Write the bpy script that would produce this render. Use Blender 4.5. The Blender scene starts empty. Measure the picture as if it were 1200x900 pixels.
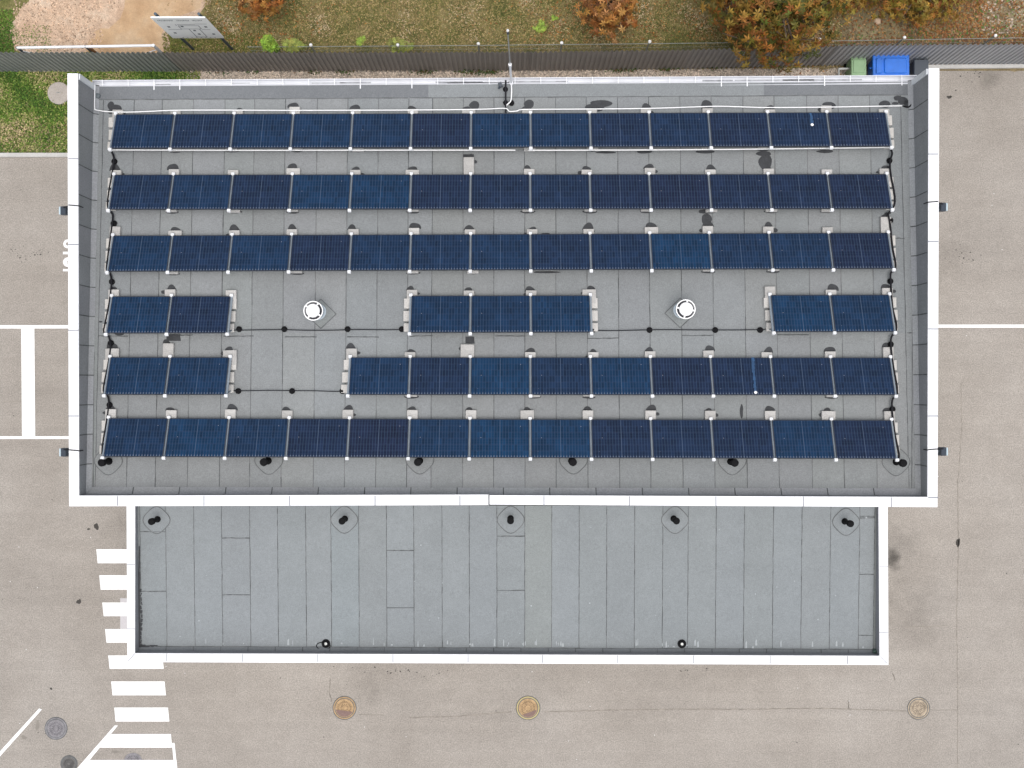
import bpy, math, random
from mathutils import Vector, Matrix, noise as mnoise
R = math.radians
random.seed(7)
S = bpy.context.scene
COL = S.collection

# ------------------------------------------------------------------ camera, sky, sun, exposure
HC = 41.7          # drone height (m)
F = 1300.0         # focal length in photo pixels (photo 1200 x 900)
cam = bpy.data.cameras.new('camera')
cam.sensor_width = 36.0
cam.lens = 36.0 * F / 1200.0
cam.clip_start = 0.5
cam.clip_end = 3000.0
cam_o = bpy.data.objects.new('camera', cam)
cam_o.location = (0, 0, HC)
COL.objects.link(cam_o)
S.camera = cam_o

SUN_EL, SUN_AZ = R(79), R(165)      # azimuth measured from +Y (photo up) towards +X
w = bpy.data.worlds.new('World'); S.world = w; w.use_nodes = True
wn, wl = w.node_tree.nodes, w.node_tree.links
sky = wn.new('ShaderNodeTexSky'); sky.sky_type = 'NISHITA'; sky.sun_disc = False
sky.sun_elevation = SUN_EL; sky.sun_rotation = SUN_AZ
sky.air_density = 1.0; sky.dust_density = 4.0
hsv = wn.new('ShaderNodeHueSaturation'); hsv.inputs['Saturation'].default_value = 0.32
wl.new(sky.outputs[0], hsv.inputs['Color'])
wl.new(hsv.outputs[0], wn['Background'].inputs[0])
wn['Background'].inputs[1].default_value = 0.15
sun = bpy.data.lights.new('sun', 'SUN'); sun.energy = 0.9; sun.angle = R(45); sun.color = (1, .96, .9)
sun_o = bpy.data.objects.new('sun', sun); COL.objects.link(sun_o)
sd = Vector((math.sin(SUN_AZ)*math.cos(SUN_EL), math.cos(SUN_AZ)*math.cos(SUN_EL), math.sin(SUN_EL)))
sun_o.rotation_euler = (-sd).to_track_quat('-Z', 'Y').to_euler()
S.view_settings.view_transform = 'Standard'
S.view_settings.look = 'None'
S.view_settings.exposure = 0.50
S.view_settings.gamma = 1.0
S.view_settings.use_curve_mapping = False

# ------------------------------------------------------------------ helpers
def P(px, py, z=0.0):
    k = (HC - z) / F
    return Vector(((px-600)*k, (450-py)*k, z))

Y_N, Y_S = 9.42, -3.30
def zr(Y):                      # main roof falls towards the gutter
    return 7.2 + (Y_N - Y) / (Y_N - Y_S) * 0.75
def PR(px, py, dz=0.0):         # photo measurement to a point on the main roof
    z = 7.5
    for _ in range(6):
        v = P(px, py, z); z = zr(v.y) + dz
    return P(px, py, z)
YL_N, YL_S = -4.1, -9.1
def zl(Y):                      # lower roof falls away from the main building
    return 3.42 - (YL_N - Y) / (YL_N - YL_S) * 0.20
def PL(px, py, dz=0.0):
    z = 3.1
    for _ in range(6):
        v = P(px, py, z); z = zl(v.y) + dz
    return P(px, py, z)

class MB:
    def __init__(s): s.v, s.f, s.t = [], [], []
    def face(s, pts, tint=None):
        n = len(s.v); s.v += [tuple(p) for p in pts]; s.f.append(tuple(range(n, n+len(pts)))); s.t.append(tint or (1, 1, 1))
    def raw(s, vs, fs, tint=None):
        n = len(s.v); s.v += [tuple(p) for p in vs]
        for f in fs: s.f.append(tuple(i+n for i in f)); s.t.append(tint or (1, 1, 1))
    def prism(s, poly, z0, z1, tint=None):      # poly CCW seen from above, list of (x,y) or vectors
        n = len(poly)
        vs = [(p[0], p[1], z0) for p in poly] + [(p[0], p[1], z1) for p in poly]
        fs = [tuple(reversed(range(n))), tuple(range(n, 2*n))] + [(i, (i+1) % n, n+(i+1) % n, n+i) for i in range(n)]
        s.raw(vs, fs, tint)
    def box(s, c, d, M=None, tint=None, bev=0.0):
        x, y, z = d[0]/2, d[1]/2, d[2]/2; c = Vector(c)
        if bev <= 0:
            vs = [Vector((a, b, e)) for e in (-z, z) for a, b in ((-x, -y), (x, -y), (x, y), (-x, y))]
            fs = [(3, 2, 1, 0), (4, 5, 6, 7), (0, 1, 5, 4), (1, 2, 6, 5), (2, 3, 7, 6), (3, 0, 4, 7)]
        else:
            b = bev
            def ring(ix, iy, zz):
                return [Vector(q+(zz,)) for q in ((-x+ix, -y+iy), (x-ix, -y+iy), (x-ix, y-iy), (-x+ix, y-iy))]
            def oct(zz, i):
                a, e = x-i, y-i
                return [Vector(q+(zz,)) for q in ((-a+b, -e), (a-b, -e), (a, -e+b), (a, e-b), (a-b, e), (-a+b, e), (-a, e-b), (-a, -e+b))]
            vs = oct(-z, 0) + oct(z-b, 0) + oct(z, b*.7)
            fs = [tuple(reversed(range(8)))] + [(i, (i+1) % 8, 8+(i+1) % 8, 8+i) for i in range(8)] + \
                 [(8+i, 8+(i+1) % 8, 16+(i+1) % 8, 16+i) for i in range(8)] + [tuple(range(16, 24))]
        vs = [(M @ v if M else v) + c for v in vs]
        s.raw(vs, fs, tint)
    def tube(s, pts, r, n=8, tint=None, cap=True):
        pts = [Vector(p) for p in pts]; m = len(pts)
        rs = r if isinstance(r, (list, tuple)) else [r]*m
        vs = []
        for i, p in enumerate(pts):
            d = (pts[min(i+1, m-1)] - pts[max(i-1, 0)])
            d = d.normalized() if d.length > 1e-9 else Vector((0, 0, 1))
            a = d.cross(Vector((0, 0, 1)))
            if a.length < 1e-3: a = Vector((1, 0, 0))
            a.normalize(); b = d.cross(a)
            vs += [p + (a*math.cos(2*math.pi*k/n) + b*math.sin(2*math.pi*k/n))*rs[i] for k in range(n)]
        fs = [(i*n+k, i*n+(k+1) % n, (i+1)*n+(k+1) % n, (i+1)*n+k) for i in range(m-1) for k in range(n)]
        if cap: fs += [tuple(reversed(range(n))), tuple(range((m-1)*n, m*n))]
        s.raw(vs, fs, tint)
    def lathe(s, c, prof, n=24, tint=None):     # prof [(r,z)] bottom to top, around vertical axis
        c = Vector(c); vs = []
        for r, z in prof: vs += [c + Vector((r*math.cos(2*math.pi*k/n), r*math.sin(2*math.pi*k/n), z)) for k in range(n)]
        m = len(prof)
        fs = [(i*n+k, i*n+(k+1) % n, (i+1)*n+(k+1) % n, (i+1)*n+k) for i in range(m-1) for k in range(n)]
        fs += [tuple(reversed(range(n))), tuple(range((m-1)*n, m*n))]
        s.raw(vs, fs, tint)
    def ribbon(s, pts, wd, up=Vector((0, 0, 1)), tint=None):
        pts = [Vector(p) for p in pts]
        for a, b in zip(pts, pts[1:]):
            d = (b-a); sd = up.cross(d)
            if sd.length < 1e-9: continue
            sd = sd.normalized()*wd/2
            s.face([a-sd, b-sd, b+sd, a+sd], tint)
    def build(s, name, mat, parent=None, loc=None, smooth=False):
        me = bpy.data.meshes.new(name)
        o_ = Vector(loc) if loc is not None else Vector((0, 0, 0))
        me.from_pydata([tuple(Vector(v)-o_) for v in s.v], [], s.f)
        if True:
            at = me.attributes.new('tint', 'FLOAT_COLOR', 'FACE')
            buf = []
            for t in s.t: buf += [t[0], t[1], t[2], 1.0]
            at.data.foreach_set('color', buf)
        me.materials.append(mat)
        if smooth:
            me.polygons.foreach_set('use_smooth', [True]*len(me.polygons))
        me.update()
        o = bpy.data.objects.new(name, me); COL.objects.link(o)
        if parent is not None:
            o.parent = parent; o.location = o_ - (parent.location if parent.parent is None else Vector((0, 0, 0))) if loc is not None else -world_loc(parent)
        elif loc is not None: o.location = o_
        return o
def world_loc(o):
    v = Vector((0, 0, 0))
    while o is not None: v += o.location; o = o.parent
    return v
def empty(name, loc, label=None, cat=None, group=None):
    o = bpy.data.objects.new(name, None); COL.objects.link(o); o.location = loc
    o.empty_display_size = .2
    if label: tag(o, label, cat, group)
    return o
def tag(o, label=None, cat=None, group=None, kind=None):
    if label: o['label'] = label
    if cat: o['category'] = cat
    if group: o['group'] = group
    if kind: o['kind'] = kind
    return o

# ------------------------------------------------------------------ materials
def mat(name, base=(.5, .5, .5), rough=.7, metal=0.0, spec=.5, tint=False, mott=(), fine=0.0, fscale=30.0, bump=0.0, bscale=40.0, coat=0.0):
    """mott: list of (scale, detail, amount) multiplicative value noise in object space."""
    m = bpy.data.materials.new(name); m.use_nodes = True
    nt = m.node_tree; N, L = nt.nodes, nt.links; b = N['Principled BSDF']
    b.inputs['Roughness'].default_value = rough; b.inputs['Metallic'].default_value = metal
    b.inputs['Specular IOR Level'].default_value = spec
    rgb = N.new('ShaderNodeRGB'); rgb.outputs[0].default_value = (*base, 1)
    cur = rgb.outputs[0]
    def mul(a, sock, fac=1.0):
        x = N.new('ShaderNodeMix'); x.data_type = 'RGBA'; x.blend_type = 'MULTIPLY'; x.inputs[0].default_value = fac
        L.new(a, x.inputs[6]); L.new(sock, x.inputs[7]); return x.outputs[2]
    if tint:
        at = N.new('ShaderNodeAttribute'); at.attribute_name = 'tint'; cur = mul(cur, at.outputs['Color'])
    tc = N.new('ShaderNodeTexCoord')
    lst = list(mott) + ([(fscale, 2, fine)] if fine else [])
    for sc, det, amt in lst:
        nz = N.new('ShaderNodeTexNoise'); nz.inputs['Scale'].default_value = sc; nz.inputs['Detail'].default_value = det
        L.new(tc.outputs['Object'], nz.inputs['Vector'])
        mr = N.new('ShaderNodeMapRange'); mr.inputs[1].default_value = .25; mr.inputs[2].default_value = .75
        mr.inputs[3].default_value = 1-amt; mr.inputs[4].default_value = 1+amt
        L.new(nz.outputs[0], mr.inputs[0])
        cur = mul(cur, mr.outputs[0])
    L.new(cur, b.inputs['Base Color'])
    if bump:
        nz = N.new('ShaderNodeTexNoise'); nz.inputs['Scale'].default_value = bscale; nz.inputs['Detail'].default_value = 3
        L.new(tc.outputs['Object'], nz.inputs['Vector'])
        bp = N.new('ShaderNodeBump'); bp.inputs['Strength'].default_value = bump; bp.inputs['Distance'].default_value = .01
        L.new(nz.outputs[0], bp.inputs['Height']); L.new(bp.outputs[0], b.inputs['Normal'])
    return m

def ground_mat(name, ramp, scale, detail=6, mott=(), fine=.2, fscale=30, vor=None, bump=.6, spots=(), streak=False):
    m = bpy.data.materials.new(name); m.use_nodes = True
    nt = m.node_tree; N, L = nt.nodes, nt.links; b = N['Principled BSDF']
    b.inputs['Roughness'].default_value = .95; b.inputs['Specular IOR Level'].default_value = .15
    tc = N.new('ShaderNodeTexCoord')
    nz = N.new('ShaderNodeTexNoise'); nz.inputs['Scale'].default_value = scale; nz.inputs['Detail'].default_value = detail; nz.inputs['Roughness'].default_value = .6
    L.new(tc.outputs['Object'], nz.inputs['Vector'])
    cr = N.new('ShaderNodeValToRGB'); L.new(nz.outputs[0], cr.inputs[0])
    while len(cr.color_ramp.elements) < len(ramp): cr.color_ramp.elements.new(.5)
    for e, (p, c) in zip(cr.color_ramp.elements, ramp): e.position = p; e.color = (*c, 1)
    cur = cr.outputs[0]
    def mul(a, sock):
        x = N.new('ShaderNodeMix'); x.data_type = 'RGBA'; x.blend_type = 'MULTIPLY'; x.inputs[0].default_value = 1
        L.new(a, x.inputs[6]); L.new(sock, x.inputs[7]); return x.outputs[2]
    for sc, det, amt in list(mott) + [(fscale, 2, fine)]:
        n2 = N.new('ShaderNodeTexNoise'); n2.inputs['Scale'].default_value = sc; n2.inputs['Detail'].default_value = det
        L.new(tc.outputs['Object'], n2.inputs['Vector'])
        mr = N.new('ShaderNodeMapRange'); mr.inputs[1].default_value = .25; mr.inputs[2].default_value = .75
        mr.inputs[3].default_value = 1-amt; mr.inputs[4].default_value = 1+amt
        L.new(n2.outputs[0], mr.inputs[0]); cur = mul(cur, mr.outputs[0])
    if vor:
        vo = N.new('ShaderNodeTexVoronoi'); vo.inputs['Scale'].default_value = vor[0]
        L.new(tc.outputs['Object'], vo.inputs['Vector'])
        bw = N.new('ShaderNodeSeparateColor'); L.new(vo.outputs['Color'], bw.inputs[0])
        mr = N.new('ShaderNodeMapRange'); mr.inputs[3].default_value = 1-vor[1]; mr.inputs[4].default_value = 1+vor[1]
        L.new(bw.outputs[0], mr.inputs[0]); cur = mul(cur, mr.outputs[0])
    if streak:       # old wheel tracks, drawn out along the yard
        mp = N.new('ShaderNodeMapping'); mp.inputs['Scale'].default_value = (.06, 1.5, 1); mp.inputs['Rotation'].default_value = (0, 0, .06); L.new(tc.outputs['Object'], mp.inputs['Vector'])
        n4 = N.new('ShaderNodeTexNoise'); n4.inputs['Scale'].default_value = 1.2; n4.inputs['Detail'].default_value = 6; n4.inputs['Distortion'].default_value = .6; L.new(mp.outputs[0], n4.inputs['Vector'])
        mr = N.new('ShaderNodeMapRange'); mr.inputs[1].default_value = .3; mr.inputs[2].default_value = .7; mr.inputs[3].default_value = .955; mr.inputs[4].default_value = 1.04
        L.new(n4.outputs[0], mr.inputs[0]); cur = mul(cur, mr.outputs[0])
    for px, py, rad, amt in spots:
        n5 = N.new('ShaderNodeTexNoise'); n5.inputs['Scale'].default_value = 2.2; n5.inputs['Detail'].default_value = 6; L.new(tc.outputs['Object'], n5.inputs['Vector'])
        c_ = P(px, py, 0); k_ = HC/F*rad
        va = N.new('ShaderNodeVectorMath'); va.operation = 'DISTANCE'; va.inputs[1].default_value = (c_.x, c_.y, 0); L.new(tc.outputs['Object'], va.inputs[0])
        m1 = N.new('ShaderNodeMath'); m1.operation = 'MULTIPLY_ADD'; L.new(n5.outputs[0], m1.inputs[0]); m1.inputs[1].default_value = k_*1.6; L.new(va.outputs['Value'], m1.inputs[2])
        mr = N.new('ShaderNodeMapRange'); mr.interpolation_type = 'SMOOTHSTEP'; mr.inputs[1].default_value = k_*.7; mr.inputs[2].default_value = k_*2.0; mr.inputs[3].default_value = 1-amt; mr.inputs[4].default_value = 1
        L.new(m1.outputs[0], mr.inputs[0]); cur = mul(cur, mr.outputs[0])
    L.new(cur, b.inputs['Base Color'])
    n3 = N.new('ShaderNodeTexNoise'); n3.inputs['Scale'].default_value = fscale; n3.inputs['Detail'].default_value = 3
    L.new(tc.outputs['Object'], n3.inputs['Vector'])
    bp = N.new('ShaderNodeBump'); bp.inputs['Strength'].default_value = bump; bp.inputs['Distance'].default_value = .02
    L.new(n3.outputs[0], bp.inputs['Height']); L.new(bp.outputs[0], b.inputs['Normal'])
    return m

M = {}
M['asphalt'] = ground_mat('asphalt', [(.3, (.272, .246, .218)), (.5, (.300, .273, .244)), (.7, (.322, .295, .266))], .30, 5,
                          mott=((.09, 3, .05), (1.6, 5, .045), (6, 4, .05)), fine=.28, fscale=24, bump=.15,
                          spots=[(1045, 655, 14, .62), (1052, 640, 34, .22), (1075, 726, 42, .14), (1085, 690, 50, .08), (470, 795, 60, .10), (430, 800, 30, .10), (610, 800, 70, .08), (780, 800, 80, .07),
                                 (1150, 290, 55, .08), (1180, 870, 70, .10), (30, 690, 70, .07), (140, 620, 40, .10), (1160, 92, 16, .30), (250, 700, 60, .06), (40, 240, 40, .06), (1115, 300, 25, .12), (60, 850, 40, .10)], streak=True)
M['earth'] = ground_mat('earth', [(.3, (.12, .10, .055)), (.5, (.19, .15, .085)), (.7, (.25, .21, .12))], .9, 8, mott=((6, 5, .3),), fine=.4, fscale=22)
M['turf'] = ground_mat('turf', [(.3, (.07, .085, .025)), (.5, (.13, .125, .045)), (.72, (.24, .20, .10))], 1.4, 8, mott=((7, 5, .35),), fine=.4, fscale=24)
M['lawn'] = ground_mat('lawn', [(.35, (.05, .085, .018)), (.55, (.09, .13, .03)), (.75, (.2, .18, .09))], 1.1, 8, mott=((8, 5, .35),), fine=.4, fscale=24)
M['sand'] = ground_mat('sand', [(.3, (.40, .275, .19)), (.5, (.48, .35, .255)), (.7, (.54, .43, .33))], 1.0, 8, mott=((5, 5, .18),), fine=.25, fscale=26)
M['ochre'] = ground_mat('ochre', [(.3, (.38, .245, .14)), (.5, (.46, .315, .19)), (.7, (.50, .38, .26))], .9, 6, mott=((4, 4, .1),), fine=.1, fscale=26)
M['gravel'] = ground_mat('gravel', [(.3, (.38, .32, .26)), (.7, (.54, .47, .40))], 3, 4, fine=.3, fscale=35, vor=(16, .45))
M['paint'] = mat('paint', (.80, .795, .785), .7, mott=((7, 6, .09), (.8, 3, .05)), fine=.05, fscale=40)
M['membrane'] = mat('membrane', (.210, .221, .224), .85, spec=.2, tint=True, mott=((.35, 4, .06), (2.2, 5, .04), (9, 3, .05)), fine=.17, fscale=32, bump=.25, bscale=30)
M['membrane_low'] = mat('membrane_low', (.210, .227, .236), .85, spec=.2, tint=True, mott=((.4, 4, .06), (1.8, 5, .04), (9, 3, .05)), fine=.15, fscale=32, bump=.2, bscale=30)
M['upstand'] = mat('upstand', (.245, .254, .262), .85, spec=.25, tint=True, mott=((1.5, 5, .08),), fine=.14, fscale=20, bump=.2, bscale=30)
M['seam'] = mat('seam', (.078, .082, .084), .9, mott=((3, 4, .5), (11, 3, .35)))
M['seam_pale'] = mat('seam_pale', (.105, .110, .112), .9, mott=((3, 4, .4),))
M['stain_shade'] = mat('stain_shade', (.034, .036, .040), .8, mott=((5, 4, .25),), fine=.2, fscale=25)  # roof stains, and the shade painted below the panel edges
M['salt'] = mat('salt', (.33, .355, .37), .9, mott=((8, 4, .2),))
M['white_metal'] = mat('white_metal', (.75, .755, .775), .5, mott=((.5, 5, .05), (5, 5, .04)))
M['joint'] = mat('joint', (.20, .21, .24), .7)
M['wall'] = mat('wall', (.62, .61, .58), .9, mott=((1, 5, .06),), fine=.06, fscale=30)
M['alu'] = mat('alu', (.24, .28, .32), .5, metal=.3, mott=((4, 4, .1),))
M['clamp'] = mat('clamp', (.74, .75, .77), .4)
M['frame'] = mat('frame', (.020, .024, .035), .4)
M['concrete'] = mat('concrete', (.385, .38, .37), .95, tint=True, spec=.2, mott=((4, 5, .1),), fine=.15, fscale=30, bump=.3)
M['black_rubber'] = mat('black_rubber', (.006, .006, .007), .8, spec=.15)
M['cable'] = mat('cable', (.010, .010, .013), .7, spec=.2)
M['white_plastic'] = mat('white_plastic', (.82, .82, .82), .4)
M['grey_plastic'] = mat('grey_plastic', (.42, .48, .52), .45)
M['dark_gap'] = mat('dark_gap', (.02, .02, .03), .6)
M['fence'] = mat('fence', (.28, .270, .266), .5, tint=True, spec=.35, mott=((.7, 5, .10), (5, 4, .06)))
M['galv'] = mat('galv', (.42, .43, .42), .5, metal=.5, mott=((6, 4, .12),))
M['wire'] = mat('wire', (.30, .33, .31), .5, metal=.3)
M['kerb'] = mat('kerb', (.46, .45, .43), .9, mott=((2, 5, .1),), fine=.12, fscale=30)
M['sign_board'] = mat('sign_board', (.90, .93, .95), .5, mott=((2, 3, .03),))
M['sign_line'] = mat('sign_line', (.15, .17, .20), .6)
M['sign_post'] = mat('sign_post', (.06, .085, .11), .5)
M['bin_blue'] = mat('bin_blue', (.018, .14, .56), .45, mott=((3, 5, .15),))
M['bin_green'] = mat('bin_green', (.23, .36, .20), .5, mott=((4, 5, .08),))
M['bin_grey'] = mat('bin_grey', (.05, .06, .075), .6)
M['rust'] = mat('rust', (.35, .235, .125), .8, tint=True, mott=((7, 5, .25),), fine=.25, fscale=30, bump=.4)
M['iron'] = mat('iron', (.19, .18, .19), .7, tint=True, mott=((6, 5, .3),), fine=.2, fscale=30, bump=.4)
M['lens'] = mat('lens', (.45, .55, .6), .2)
M['housing'] = mat('housing', (.035, .045, .06), .45)
M['bark'] = mat('bark', (.12, .085, .06), .9, mott=((6, 5, .3),))
M['leaf'] = mat('leaf', (1, 1, 1), .6, spec=.3, tint=True)
M['blade'] = mat('blade', (1, 1, 1), .8, spec=.2, tint=True)
M['stone'] = mat('stone', (.46, .37, .29), .9, tint=True, mott=((9, 4, .15),))
M['dirt'] = mat('dirt', (.05, .045, .04), .9)
M['crack'] = mat('crack', (.225, .20, .172), .95, mott=((4, 5, .4),))
M['tyre'] = mat('tyre', (.215, .195, .170), .95, mott=((2, 6, .25),))
M['wood'] = mat('wood', (.30, .14, .05), .8)

def glass_mat():
    m = bpy.data.materials.new('solar_glass'); m.use_nodes = True
    N, L = m.node_tree.nodes, m.node_tree.links; b = N['Principled BSDF']
    b.inputs['Roughness'].default_value = .2; b.inputs['Specular IOR Level'].default_value = .22
    tc = N.new('ShaderNodeTexCoord'); sx = N.new('ShaderNodeSeparateXYZ'); L.new(tc.outputs['UV'], sx.inputs[0])
    def math_(op, a, bb=None, c=None):
        n = N.new('ShaderNodeMath'); n.operation = op
        for i, q in enumerate((a, bb, c)):
            if q is None: continue
            if isinstance(q, (int, float)): n.inputs[i].default_value = q
            else: L.new(q, n.inputs[i])
        return n.outputs[0]
    def line(sock, count, half):       # 1 near cell borders
        fr = math_('FRACT', math_('MULTIPLY', sock, count))
        d = math_('ABSOLUTE', math_('SUBTRACT', fr, .5))
        return math_('GREATER_THAN', d, .5-half)
    U, V = sx.outputs[0], sx.outputs[1]
    cx = line(U, 20, .10); cy = line(V, 6, .035)
    bus = line(math_('ADD', V, .028), 18, .045)
    mid = math_('LESS_THAN', math_('ABSOLUTE', math_('SUBTRACT', U, .5)), .006)
    low = math_('LESS_THAN', V, .045)
    dots = math_('MULTIPLY', low, line(math_('ADD', U, .0), 20, .17))
    oi = N.new('ShaderNodeObjectInfo')
    # slight wandering of the blue from cell to cell
    vm = N.new('ShaderNodeVectorMath'); vm.operation = 'MULTIPLY'; vm.inputs[1].default_value = (20, 6, 1)
    L.new(tc.outputs['UV'], vm.inputs[0])
    va = N.new('ShaderNodeVectorMath'); va.operation = 'FLOOR'; L.new(vm.outputs[0], va.inputs[0])
    wn_ = N.new('ShaderNodeTexWhiteNoise'); wn_.noise_dimensions = '4D'; L.new(va.outputs[0], wn_.inputs['Vector']); L.new(oi.outputs['Random'], wn_.inputs['W'])
    mr = N.new('ShaderNodeMapRange'); mr.inputs[3].default_value = .8; mr.inputs[4].default_value = 1.2; L.new(wn_.outputs[0], mr.inputs[0])
    mx = N.new('ShaderNodeMix'); mx.data_type = 'RGBA'; mx.blend_type = 'MULTIPLY'; mx.inputs[0].default_value = 1
    L.new(oi.outputs['Color'], mx.inputs[6]); L.new(mr.outputs[0], mx.inputs[7])
    nz = N.new('ShaderNodeTexNoise'); nz.inputs['Scale'].default_value = 1.6; nz.inputs['Detail'].default_value = 5; L.new(tc.outputs['Object'], nz.inputs['Vector'])
    mr2 = N.new('ShaderNodeMapRange'); mr2.inputs[1].default_value = .3; mr2.inputs[2].default_value = .7; mr2.inputs[3].default_value = .75; mr2.inputs[4].default_value = 1.3; L.new(nz.outputs[0], mr2.inputs[0])
    mx2 = N.new('ShaderNodeMix'); mx2.data_type = 'RGBA'; mx2.blend_type = 'MULTIPLY'; mx2.inputs[0].default_value = 1
    L.new(mx.outputs[2], mx2.inputs[6]); L.new(mr2.outputs[0], mx2.inputs[7])
    cur = mx2.outputs[2]
    def over(cur, fac, colr, amt):
        x = N.new('ShaderNodeMix'); x.data_type = 'RGBA'; x.inputs[7].default_value = (*colr, 1)
        L.new(math_('MULTIPLY', fac, amt), x.inputs[0]); L.new(cur, x.inputs[6]); return x.outputs[2]
    cur = over(cur, cx, (.045, .085, .15), .36)
    cur = over(cur, cy, (.05, .07, .13), .3)
    cur = over(cur, bus, (.08, .12, .2), .15)
    cur = over(cur, mid, (.12, .17, .25), .28)
    cur = over(cur, dots, (.30, .35, .42), .28)
    # dust specks
    vo = N.new('ShaderNodeTexVoronoi'); vo.inputs['Scale'].default_value = 3.1; L.new(tc.outputs['Object'], vo.inputs['Vector'])
    cur = over(cur, math_('LESS_THAN', vo.outputs['Distance'], .028), (.5, .5, .55), .55)
    L.new(cur, b.inputs['Base Color'])
    return m
M['glass'] = glass_mat()

# ------------------------------------------------------------------ ground, roads, markings
def sheet(name, poly, z, m, label=None):
    mb = MB(); mb.face([(p[0], p[1], z) for p in poly]); o = mb.build(name, m)
    return tag(o, label, None, None, 'structure')
def rough(poly, amp=.12, step=.25):
    out = []
    for a, b in zip(poly, poly[1:]+poly[:1]):
        n = max(1, min(60, int((b-a).length/step)))
        for i in range(n):
            v = a.lerp(b, i/n); k_ = mnoise.noise(Vector((v.x*1.3, v.y*1.3, 7)))*2+mnoise.noise(Vector((v.x*5, v.y*5, 2)))
            k2 = mnoise.noise(Vector((v.x*1.3, v.y*1.3, 17)))*2+mnoise.noise(Vector((v.x*5, v.y*5, 12)))
            out.append(Vector((v.x+amp*k_, v.y+amp*k2, 0)))
    return out
G = lambda px, py: P(px, py, 0)
def gp(*pts): return [G(*p) for p in pts]

sheet('ground', [(-700, -700), (700, -700), (700, 700), (-700, 700)], 0, M['earth'], 'bare brown ground stretching away beyond the fence')
fy = lambda px: 83 if px < 620 else (83 - (px-620)*.0215 if px < 1000 else 75)
sheet('car_park', [(-120, -160), (120, -160), (120, G(0, 83).y), (-120, G(0, 83).y)], .004, M['asphalt'], 'dusty grey asphalt yard round the building')
xg = G(231, 0).x
sheet('lawn', gp((-400, 181), (175, 181), (231, 140), (231, 84), (-400, 84)), .008, M['lawn'], 'green lawn beside the left corner of the building')
sheet('gravel_strip', gp((219, 128), (1000, 128), (1000, 79), (780, 81), (620, 84), (219, 84)), .009, M['gravel'], 'pale gravel strip between fence and gutter')
sheet('grass_verge', gp((-900, 83), (620, 83), (800, 79), (1000, 75), (1100, 75), (1100, -400), (-900, -400)), .012, M['turf'], 'dry patchy grass beyond the metal fence')
sheet('sandy_ground', rough(gp((14, 63), (204, 66), (198, 42), (236, 14), (290, -60), (20, -60), (34, 0), (12, 30))), .016, M['sand'], 'pinkish stony ground behind the fence')
sheet('ochre_track', rough(gp((98, 66), (196, 66), (190, 42), (226, 8), (240, -60), (138, -60), (142, 10), (112, 44)), .22), .020, M['ochre'], 'bare ochre sand by the information board')
sheet('leaf_covered_soil', rough(gp((958, 78), (1260, 78), (1260, -60), (940, -60)), .2), .017, M['earth'], 'brown soil under fallen leaves')

mk = MB()
def q(*pts, z=.014): mk.face([(p.x, p.y, z) for p in (G(*a) for a in reversed(pts))])
# bay lines left and right
q((-60, 381), (130, 381), (130, 385), (-60, 385)); q((-60, 511.2), (130, 511.2), (130, 514.4), (-60, 514.4))
q((25, 385.3), (40.5, 385.3), (41.5, 511), (26, 511), z=.0145)
q((1060, 380.4), (1320, 380.2), (1320, 384), (1060, 384))
o = mk.build('parking_line', M['paint']); tag(o, 'white painted bay lines on the asphalt', kind='structure')
mk = MB()
for i, (x0, y0, x1, y1, a) in enumerate([(113, 643.5, 177, 660, 1.6), (116.5, 674, 180, 691, 1.6), (120, 706, 183, 722, 1.6), (123.3, 737, 187, 753, 1.6),
                                         (127, 768, 190.5, 783.7, 1.6), (130.4, 798.4, 193, 814.7, 1.6), (134, 829, 197, 845.4, 1.6)]):
    q((x0, y0), (x1, y0), (x1+a, y1), (x0+a, y1))
q((131, 860), (200.4, 860), (201.8, 876), (116, 876)); q((103.5, 890.5), (207, 890.5), (208.5, 907), (88, 907))
q((134.5, 850), (138.4, 850), (95, 903), (88, 903), z=.0145)
q((201.5, 870.5), (204.7, 870.5), (209, 912), (205.6, 912), z=.0145)
q((46, 830), (49.3, 831.3), (-22, 911), (-26, 909))
o = mk.build('zebra_crossing', M['paint']); tag(o, 'white zebra crossing stripes and slanted lines on the asphalt', kind='structure')
# half hidden painted number by the left wall
mk = MB()
def ringq(cx, cy, r0, r1, n=20, z=.0142):
    for k in range(n):
        a, b = 2*math.pi*k/n, 2*math.pi*(k+1)/n
        q((cx+r1*math.cos(a), cy+r1*math.sin(a)), (cx+r1*math.cos(b), cy+r1*math.sin(b)), (cx+r0*math.cos(b), cy+r0*math.sin(b)), (cx+r0*math.cos(a), cy+r0*math.sin(a)), z=z)
ringq(79.4, 285.8, 2.0, 5.2); q((74, 295), (92, 295), (92, 298), (74, 298)); ringq(79.6, 307.2, 1.6, 5.6)
q((73.9, 306.6), (84, 306.9), (84, 307.6), (73.9, 307.8), z=.0148); q((74, 315.2), (92, 315.2), (92, 318), (74, 318))
o = mk.build('painted_number', M['paint']); tag(o, 'white painted number on the asphalt by the left wall', kind='structure')
sheet('paving_slab', gp((141, 737), (175, 737), (175, 701), (141, 701)), .010, mat('slab', (.47, .45, .46), .9, fine=.08), 'pale slab under the crossing stripes')

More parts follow.
